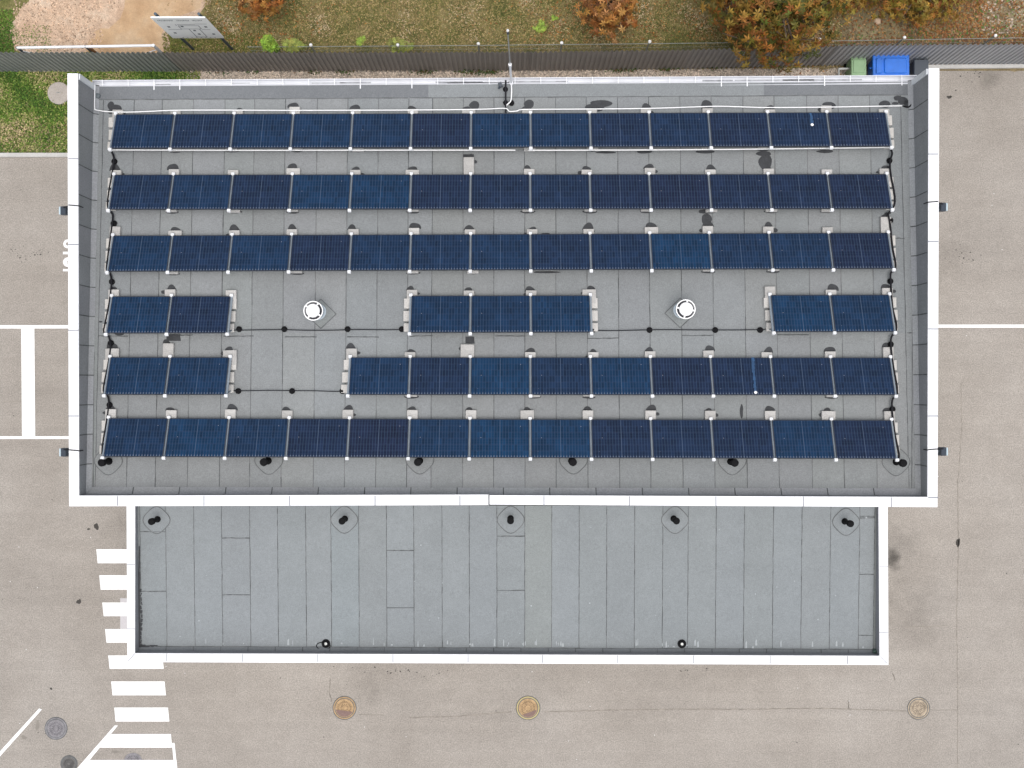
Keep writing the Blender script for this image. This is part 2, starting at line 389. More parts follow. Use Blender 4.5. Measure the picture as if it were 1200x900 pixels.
# kerbs
kb = MB()
a, b = G(-400, 184.5), G(176, 184.5)
kb.prism([(a.x, a.y), (b.x, a.y), (b.x, a.y+.15), (a.x, a.y+.15)], 0.001, .12)
o = kb.build('lawn_kerb', M['kerb']); tag(o, 'pale concrete kerb along the lawn', kind='structure')
kb = MB()
for x0, x1 in ((1062, 1330),):
    a, b = G(x0, 81.5), G(x1, 79)
    kb.prism([(a.x, a.y), (b.x, b.y), (b.x, b.y+.14), (a.x, a.y+.14)], .001, .12)
o = kb.build('yard_kerb', M['kerb']); tag(o, 'pale concrete kerb along the foot of the fence', kind='structure')

# cracks, tyre marks, blots and crumbs on the asphalt
ck = MB()
def wob(pts, n=10, amp=.02, z=.0075):
    out = []
    for (x0, y0), (x1, y1) in zip(pts, pts[1:]):
        for i in range(n):
            t = i/n; v = G(x0+(x1-x0)*t, y0+(y1-y0)*t); out.append(Vector((v.x+random.uniform(-amp, amp), v.y+random.uniform(-amp, amp), z)))
    v = G(*pts[-1]); out.append(Vector((v.x, v.y, z))); return out
for pts, wd in (([(638, 834), (720, 832), (800, 831), (880, 831), (960, 830), (1062, 833)], .05), ([(1090, 832), (1122, 832)], .03), ([(420, 837), (450, 838)], .03),
                ([(480, 841), (540, 839), (600, 834)], .045), ([(1122, 560), (1123, 640), (1121, 720), (1122, 800), (1122, 905)], .045),
                ([(387, 795), (386, 812), (389, 822)], .035), ([(994, 820), (994.5, 830)], .05), ([(1046, 789), (1049, 797)], .04),
                ([(1126, 450), (1127, 500), (1123, 560)], .03), ([(1060, 735), (1110, 733)], .03), ([(0, 471), (40, 470)], .02)):
    ck.ribbon(wob(pts, 24, .012), wd*.7)
o = ck.build('asphalt_crack', M['crack']); tag(o, 'thin dark cracks in the asphalt', kind='structure')
bl = MB()
def blob(cx, cy, rx, ry, z=.007, n=18, seed=0, target=None):
    rnd = random.Random(seed+int(cx*7+cy*13)); ph = [rnd.uniform(0, 6.3) for _ in range(3)]
    pts = []
    for k in range(n):
        t = 2*math.pi*k/n; s = 1+.16*math.sin(2*t+ph[0])+.12*math.sin(3*t+ph[1])+.08*math.sin(5*t+ph[2])
        v = G(cx+rx*s*math.cos(t), cy-ry*s*math.sin(t)); pts.append((v.x, v.y, z))
    (target or bl).face(pts)
tm = MB()
for cx, cy, rx, ry in ((44, 850, 2, 6.5), (28, 864, 3, 2.5), (138, 881, 7, 1.6), (1160, 84.5, 5, 1.5), (1156, 92, 3, 5)):
    blob(cx, cy, rx, ry, target=tm)
o = tm.build('asphalt_smudge', M['tyre']); tag(o, 'darker smudges on the asphalt', kind='structure')
for cx, cy, rx, ry in ((1122.6, 636, 2.2, 5.5), (1112, 153-39, 3, 1.5), (113, 617, 3, 3.5), (104, 620, 2, 1), (92.5, 705, 2.6, 3), (60, 807, 1.4, 1.4), (1114, 113, 1.8, .8), (1120, 106, 1, .7)):
    blob(cx, cy, rx, ry, z=.0075)
for (cx, cy, sx, sy, n) in ((30, 295, 30, 8, 26), (470, 787, 70, 5, 30), (812, 786, 25, 5, 10), (1130, 300, 22, 10, 16), (1140, 90, 20, 8, 8), (60, 860, 30, 20, 6)):
    for _ in range(n):
        r_ = random.choice((.5, .6, .7, 1.0)); blob(random.gauss(cx, sx/2), random.gauss(cy, sy/2), r_, r_*random.uniform(.5, 1), z=.0078, n=7)
for _ in range(150):
    x, y = random.uniform(0, 1200), random.uniform(190, 900); r_ = random.choice((.35, .4, .5, .7))
    blob(x, y, r_, r_, z=.0078, n=6)
o = bl.build('asphalt_crumbs', M['dirt']); tag(o, 'dark crumbs and blots scattered over the asphalt', 'dirt', kind='stuff')
wc = MB()
for _ in range(60):
    blob(random.uniform(0, 1200), random.uniform(190, 900), .45, .45, z=.0079, n=6, target=wc)
o = wc.build('pale_pebbles', M['white_plastic']); tag(o, 'tiny pale pebbles on the asphalt', 'pebbles', kind='stuff')

# ------------------------------------------------------------------ main building
ZP = 8.6
bld = empty('flat_roofed_building', (0, 3, 0), 'large building with grey flat roof under solar panels, white edging and gutter', 'building')
OL0, OL1 = P(79, 86, ZP), P(81, 593.3, ZP); IL0, IL1 = P(91.2, 86, ZP), P(92.6, 580.8, ZP)
OR0, OR1 = P(1100.8, 80, ZP), P(1098.6, 594.3, ZP); IR0, IR1 = P(1088.3, 80, ZP), P(1087, 582.4, ZP)
ins = .03
wl_ = MB()
wp = [(OL1.x+ins, OL1.y+ins), (OR1.x-ins, OR1.y+ins), (OR0.x-ins, OR0.y-.02), (OL0.x+ins, OL0.y-.02)]
def lerp(a, b, t): return a+(b-a)*t
# outer wall shell: south, east, west up to under the coping; north up to the eaves
for (a, b, z1) in ((wp[0], wp[1], ZP-.04), (wp[1], wp[2], ZP-.04), (wp[3], wp[0], ZP-.04), (wp[2], wp[3], 7.0)):
    wl_.face([(a[0], a[1], 0), (b[0], b[1], 0), (b[0], b[1], z1), (a[0], a[1], z1)])
# parapet end faces beside the eaves
for o_, i_ in ((OL0, IL0), (OR0, IR0)):
    xs = sorted((o_.x, i_.x)); wl_.face([(xs[1]-.03, wp[2][1] if o_ is OR0 else wp[3][1], 7.0), (xs[0]+.03, wp[2][1] if o_ is OR0 else wp[3][1], 7.0),
                                         (xs[0]+.03, wp[2][1] if o_ is OR0 else wp[3][1], ZP-.04), (xs[1]-.03, wp[2][1] if o_ is OR0 else wp[3][1], ZP-.04)])
wl_.build('wall', M['wall'], bld)
pl_ = MB(); pl_.prism([(wp[0][0]-.02, wp[0][1]-.02), (wp[1][0]+.02, wp[1][1]-.02), (wp[2][0]+.02, wp[2][1]+.02), (wp[3][0]-.02, wp[3][1]+.02)], 0, .45)
pl_.build('plinth', mat('plinth', (.2, .2, .2), .9), bld)

# roof: sheets between the measured laps, each slightly its own grey
eN = 9.40
def eaves_y(X): return lerp(P(111, 101.5, 7.2).y, P(1072, 95.5, 7.2).y, (X+13)/26)
seam_px = [120, 156, 189, 226, 263, 297.5, 334, 371, 407, 443, 478.5, 506.5, 543, 579, 615, 651, 687.5, 724, 760, 797, 834, 871, 908, 946, 983, 1020.5, 1057]
seam_x = [PR(px, 185).x for px in seam_px]
XL, XR = PR(106, 340).x, PR(1073, 340).x
xs = [XL-.15] + seam_x + [XR+.15]
YS_roof = PR(600, 574).y
rnd = random.Random(3)
rf = MB(); sm = MB(); smp = MB()
def rp(x, y, dz=0): return Vector((x, y, zr(y)+dz))
YJ = PR(600, 394).y
def grey(a=.045): 
    g = 1+rnd.uniform(-a, a); return (g*(1+rnd.uniform(-.012, .012)), g, g*(1+rnd.uniform(-.015, .015)))
ye = lambda x: eaves_y(x)-.42         # lower border of the eaves strip
for x0, x1 in zip(xs, xs[1:]):
    yj = YJ + rnd.uniform(-.12, .12)
    rf.face([rp(x0, yj), rp(x1, yj), rp(x1, ye(x1)), rp(x0, ye(x0))], grey())
    rf.face([rp(x0, YS_roof), rp(x1, YS_roof), rp(x1, yj), rp(x0, yj)], grey())
# eaves strip of separate darker and lighter sheets
ev = [(XL-.15, PR(502, 110).x, (.73, .73, .76)), (PR(502, 110).x, PR(895, 108).x, (.97, .98, .99)), (PR(895, 108).x, XR+.15, (.72, .72, .75))]
for x0, x1, t in ev:
    rf.face([rp(x0, ye(x0), .004), rp(x1, ye(x1), .004), rp(x1, eaves_y(x1), .004), rp(x0, eaves_y(x0), .004)], t)
ROOF = rf.build('roof', M['membrane'], bld)
rsub = Vector((0, 3, 0))
def jitter_line(a, b, wd, mb, n=14, amp=.006):
    pts = [a.lerp(b, i/n) + Vector((rnd.uniform(-amp, amp), rnd.uniform(-amp, amp), 0)) for i in range(n+1)]
    for p0, p1 in zip(pts, pts[1:]):
        wv = wd*rnd.uniform(.55, 1.25)
        mb.ribbon([p0, p1], wv)
for i, x in enumerate(seam_x):
    tgt = sm if rnd.random() < .55 else smp
    jitter_line(rp(x, YS_roof, .006), rp(x+rnd.uniform(-.01, .01), ye(x), .006), .022, tgt, 30)
for x0, x1 in zip(ev[0][:1]+(PR(480, 118).x,), (PR(478, 118).x, XR)):
    jitter_line(rp(x0, ye(x0), .008), rp(x1, ye(x1), .008), .03, smp, 40)
for x0, x1, y0 in ((115, 150, 393.5), (334, 371, 394.5), (407, 444, 394.5), (480, 507, 394), (580, 615, 393.5), (688, 725, 396.8), (799, 836, 393.2), (911, 948, 392.5), (1063, 1073, 390), (1046, 1060, 279),
                   (193, 226, 393), (262, 297, 394)):
    jitter_line(PR(x0, y0, .007), PR(x1, y0+rnd.uniform(-.8, .8), .007), .03, sm, 8)
# south foot of the roof: upstand strip laps
jitter_line(rp(XL, YS_roof, .008), rp(XR, YS_roof, .008), .035, sm, 60)
for xl in (112, 1068.5):
    jitter_line(PR(xl if xl < 600 else xl+2, 108, .007), PR(xl-3 if xl < 600 else xl, 573, .007), .03, smp, 50)
# patches round pipes
def patch(fn, cx, cy, r, mbf, mbl, tint, sq=.0):
    pts = []
    for k in range(32):
        t = 2*math.pi*k/32
        s = 1/(abs(math.cos(t))**3+abs(math.sin(t))**3)**(1/3)          # rounded square
        s2 = 1/(abs(math.cos(t+math.pi/4))**3.2+abs(math.sin(t+math.pi/4))**3.2)**(1/3.2)
        pts.append(fn(cx+r*s2*math.cos(t), cy+r*s2*math.sin(t), .007))
    mbf.face(list(reversed(pts)), tint)
    mbl.ribbon([p+Vector((0, 0, .003)) for p in pts+pts[:1]], .028)
PIPES_UP = [(122, 542, -1), (311.5, 541, -.5), (490, 541, -.25), (671.5, 541, .1), (860, 542, .45), (1056, 542.5, 1)]
PIPES_LOW = [(181, 609.5), (402, 609), (598.5, 609), (791.5, 609), (994, 613)]
for px, py in ((127, 540), (315, 539.5), (492, 539), (672, 539), (858, 540), (1050, 541)): pf = MB(); patch(PR, px, py, 14.5, pf, smp, (.99, .99, .99)); pf.build('membrane_patch', M['membrane'], ROOF)
for cx, cy in ((376, 368), (797, 367)):
    pts = [PR(cx+dx, cy+dy, .007) for dx, dy in ((0, -17.5), (-18, 0), (0, 17), (18, 0))]
    pf = MB(); pf.face(pts, (.97, .98, .96)); pf.build('membrane_patch', M['membrane'], ROOF); smp.ribbon([p+Vector((0, 0, .003)) for p in pts+pts[:1]], .03)
sm.build('roof_seam', M['seam'], ROOF); SEAMP = smp

# parapet inner faces (membrane upstand with a cant at the foot) and white coping
def side_face(top0, top1, foot0, foot1, n, sgn):
    up = MB(); upl = MB()
    for i in range(n):
        t0, t1 = i/n, (i+1)/n
        a0, a1 = top0.lerp(top1, t0), top0.lerp(top1, t1); f0, f1 = foot0.lerp(foot1, t0), foot0.lerp(foot1, t1)
        c0 = f0.lerp(Vector((a0.x, a0.y, f0.z+.11)), 1); c1 = f1.lerp(Vector((a1.x, a1.y, f1.z+.11)), 1)
        g = grey(.05)
        up.face([a0, a1, c1, c0] if sgn > 0 else [a1, a0, c0, c1], g); up.face([c0, c1, f1, f0] if sgn > 0 else [c1, c0, f0, f1], (g[0]*1.12, g[1]*1.12, g[2]*1.12))
        off = Vector((.004*sgn if abs(top0.x-top1.x) < 2 else 0, 0.004 if abs(top0.x-top1.x) > 2 else 0, .002))
        upl.ribbon([c1+off, a1+off], .03, up=(Vector((1, 0, 0)) if abs(top0.x-top1.x) < 2 else Vector((0, 1, 0))))
        upl.ribbon([f1+Vector((0, 0, .006)), c1+off], .03)
    upl.build('parapet_seam', M['seam'], up.build('parapet', M['upstand'], bld))
zt = ZP-.045
def foot(v, dx, dy): return Vector((v.x+dx, v.y+dy, zr(v.y+dy)+.004))
a0, a1 = Vector((IL0.x, IL0.y, zt)), Vector((IL1.x, IL1.y, zt))
side_face(a1, a0, foot(a1, .13, 0), foot(a0, .13, 0), 14, 1)
b0, b1 = Vector((IR0.x, IR0.y, zt)), Vector((IR1.x, IR1.y, zt))
side_face(b1, b0, foot(b1, -.13, 0), foot(b0, -.13, 0), 14, -1)
c0, c1 = Vector((IL1.x, IL1.y, zt)), Vector((IR1.x, IR1.y, zt))
side_face(c1, c0, foot(c1, 0, .20), foot(c0, 0, .20), 18, 1)
cp = MB()
def coping_piece(poly):    # outer poly, CCW
    c_ = MB(); c_.prism(poly, ZP-.06, ZP); return c_.build('coping', M['white_metal'], bld)
def xy(v): return (v.x, v.y)
coping_piece([xy(OL1), (IL1.x, IL1.y), (IL0.x, IL0.y), xy(OL0)])
coping_piece([xy(IR1), xy(OR1), xy(OR0), xy(IR0)])
# south run in two lengths meeting with a small step
MIDX = P(573, 0, ZP).x
def south(t, inner):
    a, b = (IL1, IR1) if inner else (OL1, OR1)
    y = lerp(a.y, b.y, t) + (.055*(1-abs(2*t-1)))
    return y
ex = .004
Ls = [(OL1.x+.0, OL1.y), (MIDX, P(573, 591.9, ZP).y), (MIDX, P(573, 579.6, ZP).y), (IL1.x, IL1.y)]
Rs = [(MIDX+.01, P(573, 591.3, ZP).y), (OR1.x, OR1.y), (IR1.x, IR1.y), (MIDX+.01, P(573, 580.3, ZP).y)]
cp.prism(Ls, ZP-.055, ZP+.004); cop = cp.build('coping', M['white_metal'], bld)
cp = MB(); cp.prism(Rs, ZP-.055, ZP+.004); cp.build('coping', M['white_metal'], bld)
cj = MB()
for py in (186, 286.5, 387, 487.5):
    a, b = P(80, py, ZP+.004), P(92, py, ZP+.004); cj.ribbon([a, b], .03)
for py in (180.5, 283, 385.5, 487.5, 583):
    a, b = P(1087.6, py, ZP+.007), P(1099.5, py, ZP+.007); cj.ribbon([a, b], .03)
for px in (137.5, 239, 339.5, 439.5, 539, 637.5, 737.5, 839, 941.5, 1044.5):
    t = (px-81)/1018; y0 = lerp(580.8, 582.4, t)-1.2*(1-abs(2*t-1)); cj.ribbon([P(px, y0+.6, ZP+.008), P(px, y0+11.8, ZP+.008)], .03)
cj.build('coping_joint', M['joint'], cop)
jd = MB(); jd.ribbon([P(573, 579.8, ZP+.009), P(573, 591.6, ZP+.009)], .035); jd.build('coping_joint', M['seam'], cop)
# corner flashing at the eaves ends of the parapets
FLM = mat('flash', (.62, .65, .68), .5)
for v, s in ((IL0, 1), (IR0, -1)):
    fl = MB(); fl.box((v.x+.022*s, v.y-.08, (7.25+ZP-.06)/2), (.04, .17, ZP-.06-7.25-.004)); fl.build('corner_flashing', FLM, bld)

# gutter
gt = MB()
gA, gB = P(109, 98.3, 7.14), P(1074, 92.4, 7.14)
prof = [(a_*.72, b_) for a_, b_ in [(-.115, .06), (-.115, .015), (-.09, -.05), (-.03, -.085), (.03, -.085), (.09, -.05), (.115, .015), (.115, .05), (.145, .05), (.14, .01), (.1, -.06), (.03, -.1), (-.03, -.1), (-.1, -.06), (-.14, .01), (-.145, .06)]]
gd = (gB-gA).normalized(); gn = Vector((-gd.y, gd.x, 0))
vs = []
for e in (gA, gB): vs += [e + gn*u + Vector((0, 0, w_)) for u, w_ in prof]
n_ = len(prof)
gt.raw(vs, [(k, (k+1) % n_, n_+(k+1) % n_, n_+k) for k in range(n_)])
for e in (gA, gB): gt.face([e+gn*u+Vector((0, 0, w_)) for u, w_ in prof[:8]])
GUT = gt.build('gutter', mat('gutter_white', (.60, .61, .64), .45, mott=((1.5, 5, .08),)), bld)
L_ = (gB-gA).length
nb = 32
rot_ = Matrix.Rotation(math.atan2(gd.y, gd.x), 3, 'Z')
for i in range(nb):
    p = gA + gd*(L_*(i+.4)/nb); gb = MB(); gb.box(p+Vector((0, 0, .068)), (.022, .21, .008), rot_)
    if rnd.random() < .25: gb.box(p+gn*-.16+Vector((0, 0, .078)), (.03, .12, .006), rot_)
    gb.build('gutter_bracket', M['white_metal'], GUT)
ds = MB()
for i in range(14):
    t = rnd.random()*.88; p = gA+gd*(L_*t)+gn*rnd.uniform(-.05, .02)+Vector((0, 0, -.079)); ds.ribbon([p, p+gd*rnd.uniform(.3, 2.5)], rnd.uniform(.02, .05))
ds.build('gutter_grime', mat('grime', (.30, .31, .33), .8, mott=((6, 4, .4),)), GUT)
# white eaves flashing between gutter and membrane
ef = MB(); a, b = gA+gn*-.13, gB+gn*-.13
ef.face([Vector((a.x, a.y, 7.212))-gn*.05, Vector((b.x, b.y, 7.212))-gn*.05, Vector((b.x, b.y, 7.204))+gn*.024, Vector((a.x, a.y, 7.204))+gn*.024])
ef.build('eaves_flashing', mat('eaves_metal', (.52, .53, .56), .6, mott=((3, 4, .12),)), bld)
# grey end patches next to the eaves corners
# ------------------------------------------------------------------ lower wing
ZQ = 3.65
low = empty('lower_wing', (0, -6.5, 0), 'low front wing with plain grey membrane roof and white edging', 'building')
o0, o1, o2, o3 = P(148.2, 588, ZQ), P(149, 779, ZQ), P(1040.7, 779, ZQ), P(1040.2, 588, ZQ)
i0, i1, i2, i3 = P(158.3, 588, ZQ), P(158, 765.5, ZQ), P(1030.8, 768.6, ZQ), P(1029.5, 588, ZQ)
o1 = P(149.3, 775.8, ZQ); o2 = P(1041.2, 779.2, ZQ)
ynb = wp[0][1]-.025      # wing butts against the main wall
for v in (o0, o3, i0, i3): v.y = ynb
lw = MB()
poly = [(o1.x+.03, o1.y+.03), (o2.x-.03, o2.y+.03), (o3.x-.03, ynb), (o0.x+.03, ynb)]
for a, b in ((0, 1), (1, 2), (3, 0)):
    lw.face([(poly[a][0], poly[a][1], 0), (poly[b][0], poly[b][1], 0), (poly[b][0], poly[b][1], ZQ-.04), (poly[a][0], poly[a][1], ZQ-.04)])
lw.build('wall', M['wall'], low)
lp = MB(); lp.prism([(poly[0][0]-.02, poly[0][1]-.02), (poly[1][0]+.02, poly[1][1]-.02), (poly[2][0]+.02, ynb), (poly[3][0]-.02, ynb)], 0, .4)
lp.build('plinth', bpy.data.materials['plinth'], low)
lr = MB(); ls = MB()
lx = [PL(p, 650).x for p in (164.5, 194.5, 227.5, 260, 293, 325.5, 358.5, 388, 420.5, 453, 485, 518, 550, 582.3, 615, 646.5, 678.7, 711, 743.7, 776.6, 806.3, 839, 872, 906, 939.5, 973, 1007, 1024.5)]
yS = PL(600, 758).y
lp_ = lambda x, y, dz=0: Vector((x, y, zl(y)+dz))
ys_at = lambda x: lerp(PL(164, 757.3).y, PL(1024, 761).y, (x-lx[0])/(lx[-1]-lx[0]))
for i, (x0, x1) in enumerate(zip(lx, lx[1:])):
    g = grey(.022); m3 = sum(g)/3; g = tuple(m3+(c-m3)*.5 for c in g)
    if i == 14: g = (1.0, 1.0, .96)
    if i == 7: g = (.99, 1.015, 1.02)
    lr.face([lp_(x0, ys_at(x0)), lp_(x1, ys_at(x1)), lp_(x1, ynb), lp_(x0, ynb)], g)
# border strips at the sides and foot
lr.face([lp_(i0.x+.0, ys_at(lx[0])-.3), lp_(lx[0], ys_at(lx[0])), lp_(lx[0], ynb), lp_(i0.x, ynb)], (.85, .85, .84))
lr.face([lp_(lx[-1], ys_at(lx[-1])), lp_(i2.x, ys_at(lx[-1])-.25), lp_(i3.x, ynb), lp_(lx[-1], ynb)], (.82, .82, .77))
n = 27
for k in range(n):
    x0, x1 = lerp(i1.x, i2.x, k/n), lerp(i1.x, i2.x, (k+1)/n); g = .74+rnd.uniform(-.03, .03)
    y0, y1 = ys_at(max(lx[0], min(lx[-1], x0))), ys_at(max(lx[0], min(lx[-1], x1)))
    yo0, yo1 = lerp(i1.y, i2.y, k/n), lerp(i1.y, i2.y, (k+1)/n)
    lr.face([Vector((x0, yo0, zl(yo0)+.05)), Vector((x1, yo1, zl(yo1)+.05)), lp_(x1, y1, .005), lp_(x0, y0, .005)], (g, g, g*1.02))
    ls.ribbon([lp_(x1, y1, .012), Vector((x1, yo1, zl(yo1)+.056))], .028)
LROOF = lr.build('roof', M['membrane_low'], low)
lsp = MB()
for i, x in enumerate(lx):
    jitter_line(lp_(x, ys_at(x), .006), lp_(x, ynb, .006), .021, ls if i not in (15, 1, 26) else lsp, 26)
jitter_line(lp_(lx[0], ys_at(lx[0]), .012), lp_(lx[-1], ys_at(lx[-1]), .012), .03, lsp, 60)
for c, y in ((0, 623), (0, 693), (3, 630.5), (3, 697), (9, 645), (9, 712.2), (13, 628.3), (13, 691.8), (26, 605), (26, 606.8), (26, 673), (26, 744.5)):
    a, b = PL(0, y, .007), PL(0, y, .007); jitter_line(Vector((lx[c], a.y, a.z)), Vector((lx[c+1], a.y, a.z)), .028, ls, 6)
for px, py in ((183.5, 609.5), (403.5, 609), (598.5, 609), (791, 609.3), (991.5, 611.5)): 
    lpf = MB(); patch(PL, px, py, 14, lpf, lsp, (1.0, 1.0, 1.0)); lpf.build('membrane_patch', M['membrane_low'], LROOF)
ls.build('roof_seam', M['seam'], LROOF); lsp.build('roof_seam', M['seam_pale'], LROOF)
lst = MB()
for px in (165, 164.5, 165.5):
    lst.ribbon([PL(px-1.6, 640+60*abs(px-165), .009), PL(px-2.4, 690, .009+.0004*(px-164)), PL(px-1.6, 757, .010+.0004*(px-164))], .05)
for k in range(14): lst.ribbon([PL(165.2+rnd.uniform(-1, 1), 690+k*5, .010), PL(165+rnd.uniform(-1, 1.5), 694+k*5, .010)], .07*rnd.random()+.02)
for k in range(9):
    p = PL(165+k*k*.28, 757.5-rnd.random(), .014); r_ = .10*rnd.random()*(1-k/11)+.02; lst.face([p+Vector((r_*1.7*math.cos(t), r_*.7*math.sin(t)*(1+.4*math.sin(3*t)), 0)) for t in [2*math.pi*i_/10 for i_ in range(10)]])
lst.build('stain_and_shade', M['stain_shade'], LROOF)
sl = MB()
for k in range(46):
    i = rnd.randrange(1, 27); x = lx[i]+rnd.uniform(-.1, .5); yb = ys_at(x)+rnd.uniform(.02, .12)
    h = rnd.uniform(.03, .22); wv = rnd.uniform(.01, .04); sl.face([lp_(x-wv, yb, .008), lp_(x+wv, yb, .008), lp_(x+wv*.7, yb+h, .008), lp_(x+wv*.2, yb+h*1.3, .008), lp_(x-wv*.8, yb+h*.9, .008)])
for k in range(30):
    p = PL(rnd.uniform(170, 1020), rnd.uniform(600, 755), .008); r_ = rnd.uniform(.012, .03); sl.face([p+Vector((r_*math.cos(t), r_*math.sin(t), 0)) for t in (0, 1.2, 2.5, 3.8, 5)])
sl.build('salt_streak', M['salt'], LROOF)
lu = MB()
for a, b, c, d in (((i0.x, ynb), (i1.x, i1.y), 0, 0), ((i1.x, i1.y), (i2.x, i2.y), 0, 0), ((i2.x, i2.y), (i3.x, ynb), 0, 0)):
    lu.face([(a[0], a[1], zl(a[1])-.05), (b[0], b[1], zl(b[1])-.05), (b[0], b[1], ZQ-.045), (a[0], a[1], ZQ-.045)], (.9, .9, .95))
lu.build('parapet', M['upstand'], low)
lc = MB()
lc.prism([xy(o1), xy(o2), xy(i2), xy(i1)], ZQ-.055, ZQ+.004); lcop = lc.build('coping', M['white_metal'], low)
lc = MB(); lc.prism([xy(o0), xy(o1), xy(i1), xy(i0)], ZQ-.06, ZQ); lc.build('coping', M['white_metal'], low)
lc = MB(); lc.prism([xy(i3), xy(i2), xy(o2), xy(o3)], ZQ-.06, ZQ); lc.build('coping', M['white_metal'], low)
lj = MB()
for px in (195.5, 284.5, 372.5, 460.5, 548.5, 636, 724, 813, 902.5, 993):
    t = (px-158)/872; y0 = lerp(765.5, 768.6, t); lj.ribbon([P(px, y0+.5, ZQ+.008), P(px, y0+9.6, ZQ+.008)], .03)
lj.ribbon([P(158, 765.8, ZQ+.008), P(150, 775, ZQ+.008)], .02); lj.ribbon([P(1031, 769, ZQ+.008), P(1039.5, 777.5, ZQ+.008)], .02)
for py in (661.5, 737): lj.ribbon([P(148.8, py, ZQ+.008), P(158, py, ZQ+.008)], .02)
for py in (663.5, 741.5): lj.ribbon([P(1030.6, py, ZQ+.008), P(1040.6, py, ZQ+.008)], .02)
lj.build('coping_joint', M['joint'], lcop)

# ------------------------------------------------------------------ solar rows
ORD = ['first', 'second', 'third', 'fourth', 'fifth', 'sixth', 'seventh', 'eighth', 'ninth', 'tenth', 'eleventh', 'twelfth', 'thirteenth', 'fourteenth']
ROWN = ['topmost', 'second', 'third', 'fourth', 'fifth', 'bottom']
top_y = [(134.2, 131.2), (205, 203.7), (276, 272.8), (347.6, 345), (418.8, 418.8), (490, 492.3)]
bot_y = [(173.2, 171.6), (245, 244.6), (318, 314.4), (390, 388.8), (462, 463), (535, 537.6)]
bl_x = [(130.5, 1043), (128.5, 1044), (126.8, 1046), (125.5, 1047.5), (123.6, 1048.5), (121.5, 1050)]
segs = [[(0, 13)], [(0, 13)], [(0, 13)], [(0, 2), (5, 8), (11, 13)], [(0, 2), (4, 13)], [(0, 13)]]
blue = [[.5, .35, .55, .6, .5, .25, .6, .6, .25, .4, .3, .4, .25], [.4, .5, .3, .7, .75, .2, .25, .3, .25, .2, .2, .3, .25],
        [.6, .45, .55, .2, .5, .5, .5, .4, .45, .8, .5, .5, .25], [.65, .35, 0, 0, 0, .6, .6, .65, 0, 0, 0, .75, .6],
        [.65, .6, 0, 0, .55, .3, .85, .4, .75, .2, .35, .4, .35], [.5, .8, .55, .3, .2, .65, .85, .8, .25, .3, .25, .7, .3]]
rnd = random.Random(11)
GP = 'solar panels in rows on the flat roof'
def panel_meshes(Wd, Ln):
    g = MB(); th = .035
    fr = MB(); e = .016
    for (cx, cy, dx, dy) in ((0, -Ln/2+e/2, Wd, e), (0, Ln/2-e/2, Wd, e), (-Wd/2+e/2, 0, e, Ln-2*e), (Wd/2-e/2, 0, e, Ln-2*e)):
        fr.box((cx, cy, -th/2), (dx, dy, th))
    me_f = bpy.data.meshes.new('panel_frame'); me_f.from_pydata(fr.v, [], fr.f); me_f.materials.append(M['frame'])
    me_g = bpy.data.meshes.new('panel_glass'); a, b = Wd/2-e-.0005, Ln/2-e-.0005
    me_g.from_pydata([(-a, -b, -.006), (a, -b, -.006), (a, b, -.006), (-a, b, -.006), (-a, -b, -.02), (a, -b, -.02), (a, b, -.02), (-a, b, -.02)], [],
                     [(0, 1, 2, 3), (7, 6, 5, 4), (0, 4, 5, 1), (1, 5, 6, 2), (2, 6, 7, 3), (3, 7, 4, 0)])
    uv = me_g.uv_layers.new(name='UVMap')
    vuv = {0: (0, 0), 1: (1, 0), 2: (1, 1), 3: (0, 1), 4: (0, 0), 5: (1, 0), 6: (1, 1), 7: (0, 1)}
    for lpi, l in enumerate(me_g.loops): uv.data[lpi].uv = vuv[l.vertex_index]
    me_g.materials.append(M['glass'])
    return me_f, me_g
DZ = .48
st = MB()             # damp patches and painted panel-edge shadows on the roof membrane
ZOFF = .20
PITCH = 1.830
meshF = meshG = None
def link(name, me, parent, Mx):
    o = bpy.data.objects.new(name, me); COL.objects.link(o); o.parent = parent; o.matrix_local = Mx; return o
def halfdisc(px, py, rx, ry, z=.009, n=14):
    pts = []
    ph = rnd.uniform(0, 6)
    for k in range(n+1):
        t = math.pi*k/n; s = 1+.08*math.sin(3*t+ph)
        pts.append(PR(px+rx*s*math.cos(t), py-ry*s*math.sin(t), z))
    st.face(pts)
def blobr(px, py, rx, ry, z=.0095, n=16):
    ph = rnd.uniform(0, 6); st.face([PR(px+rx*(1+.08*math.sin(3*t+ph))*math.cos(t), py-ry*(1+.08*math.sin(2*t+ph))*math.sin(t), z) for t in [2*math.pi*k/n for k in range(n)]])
ext_block = {(1, 6): 20, (4, 1): 15, (4, 4): 9, (4, 0): 9, (2, 10): 8, (3, 11): 9, (2, 0): 10, (4, 6): 14, (2, 13): 18, (4, 13): 11, (3, 5): 6, (3, 8): 6}
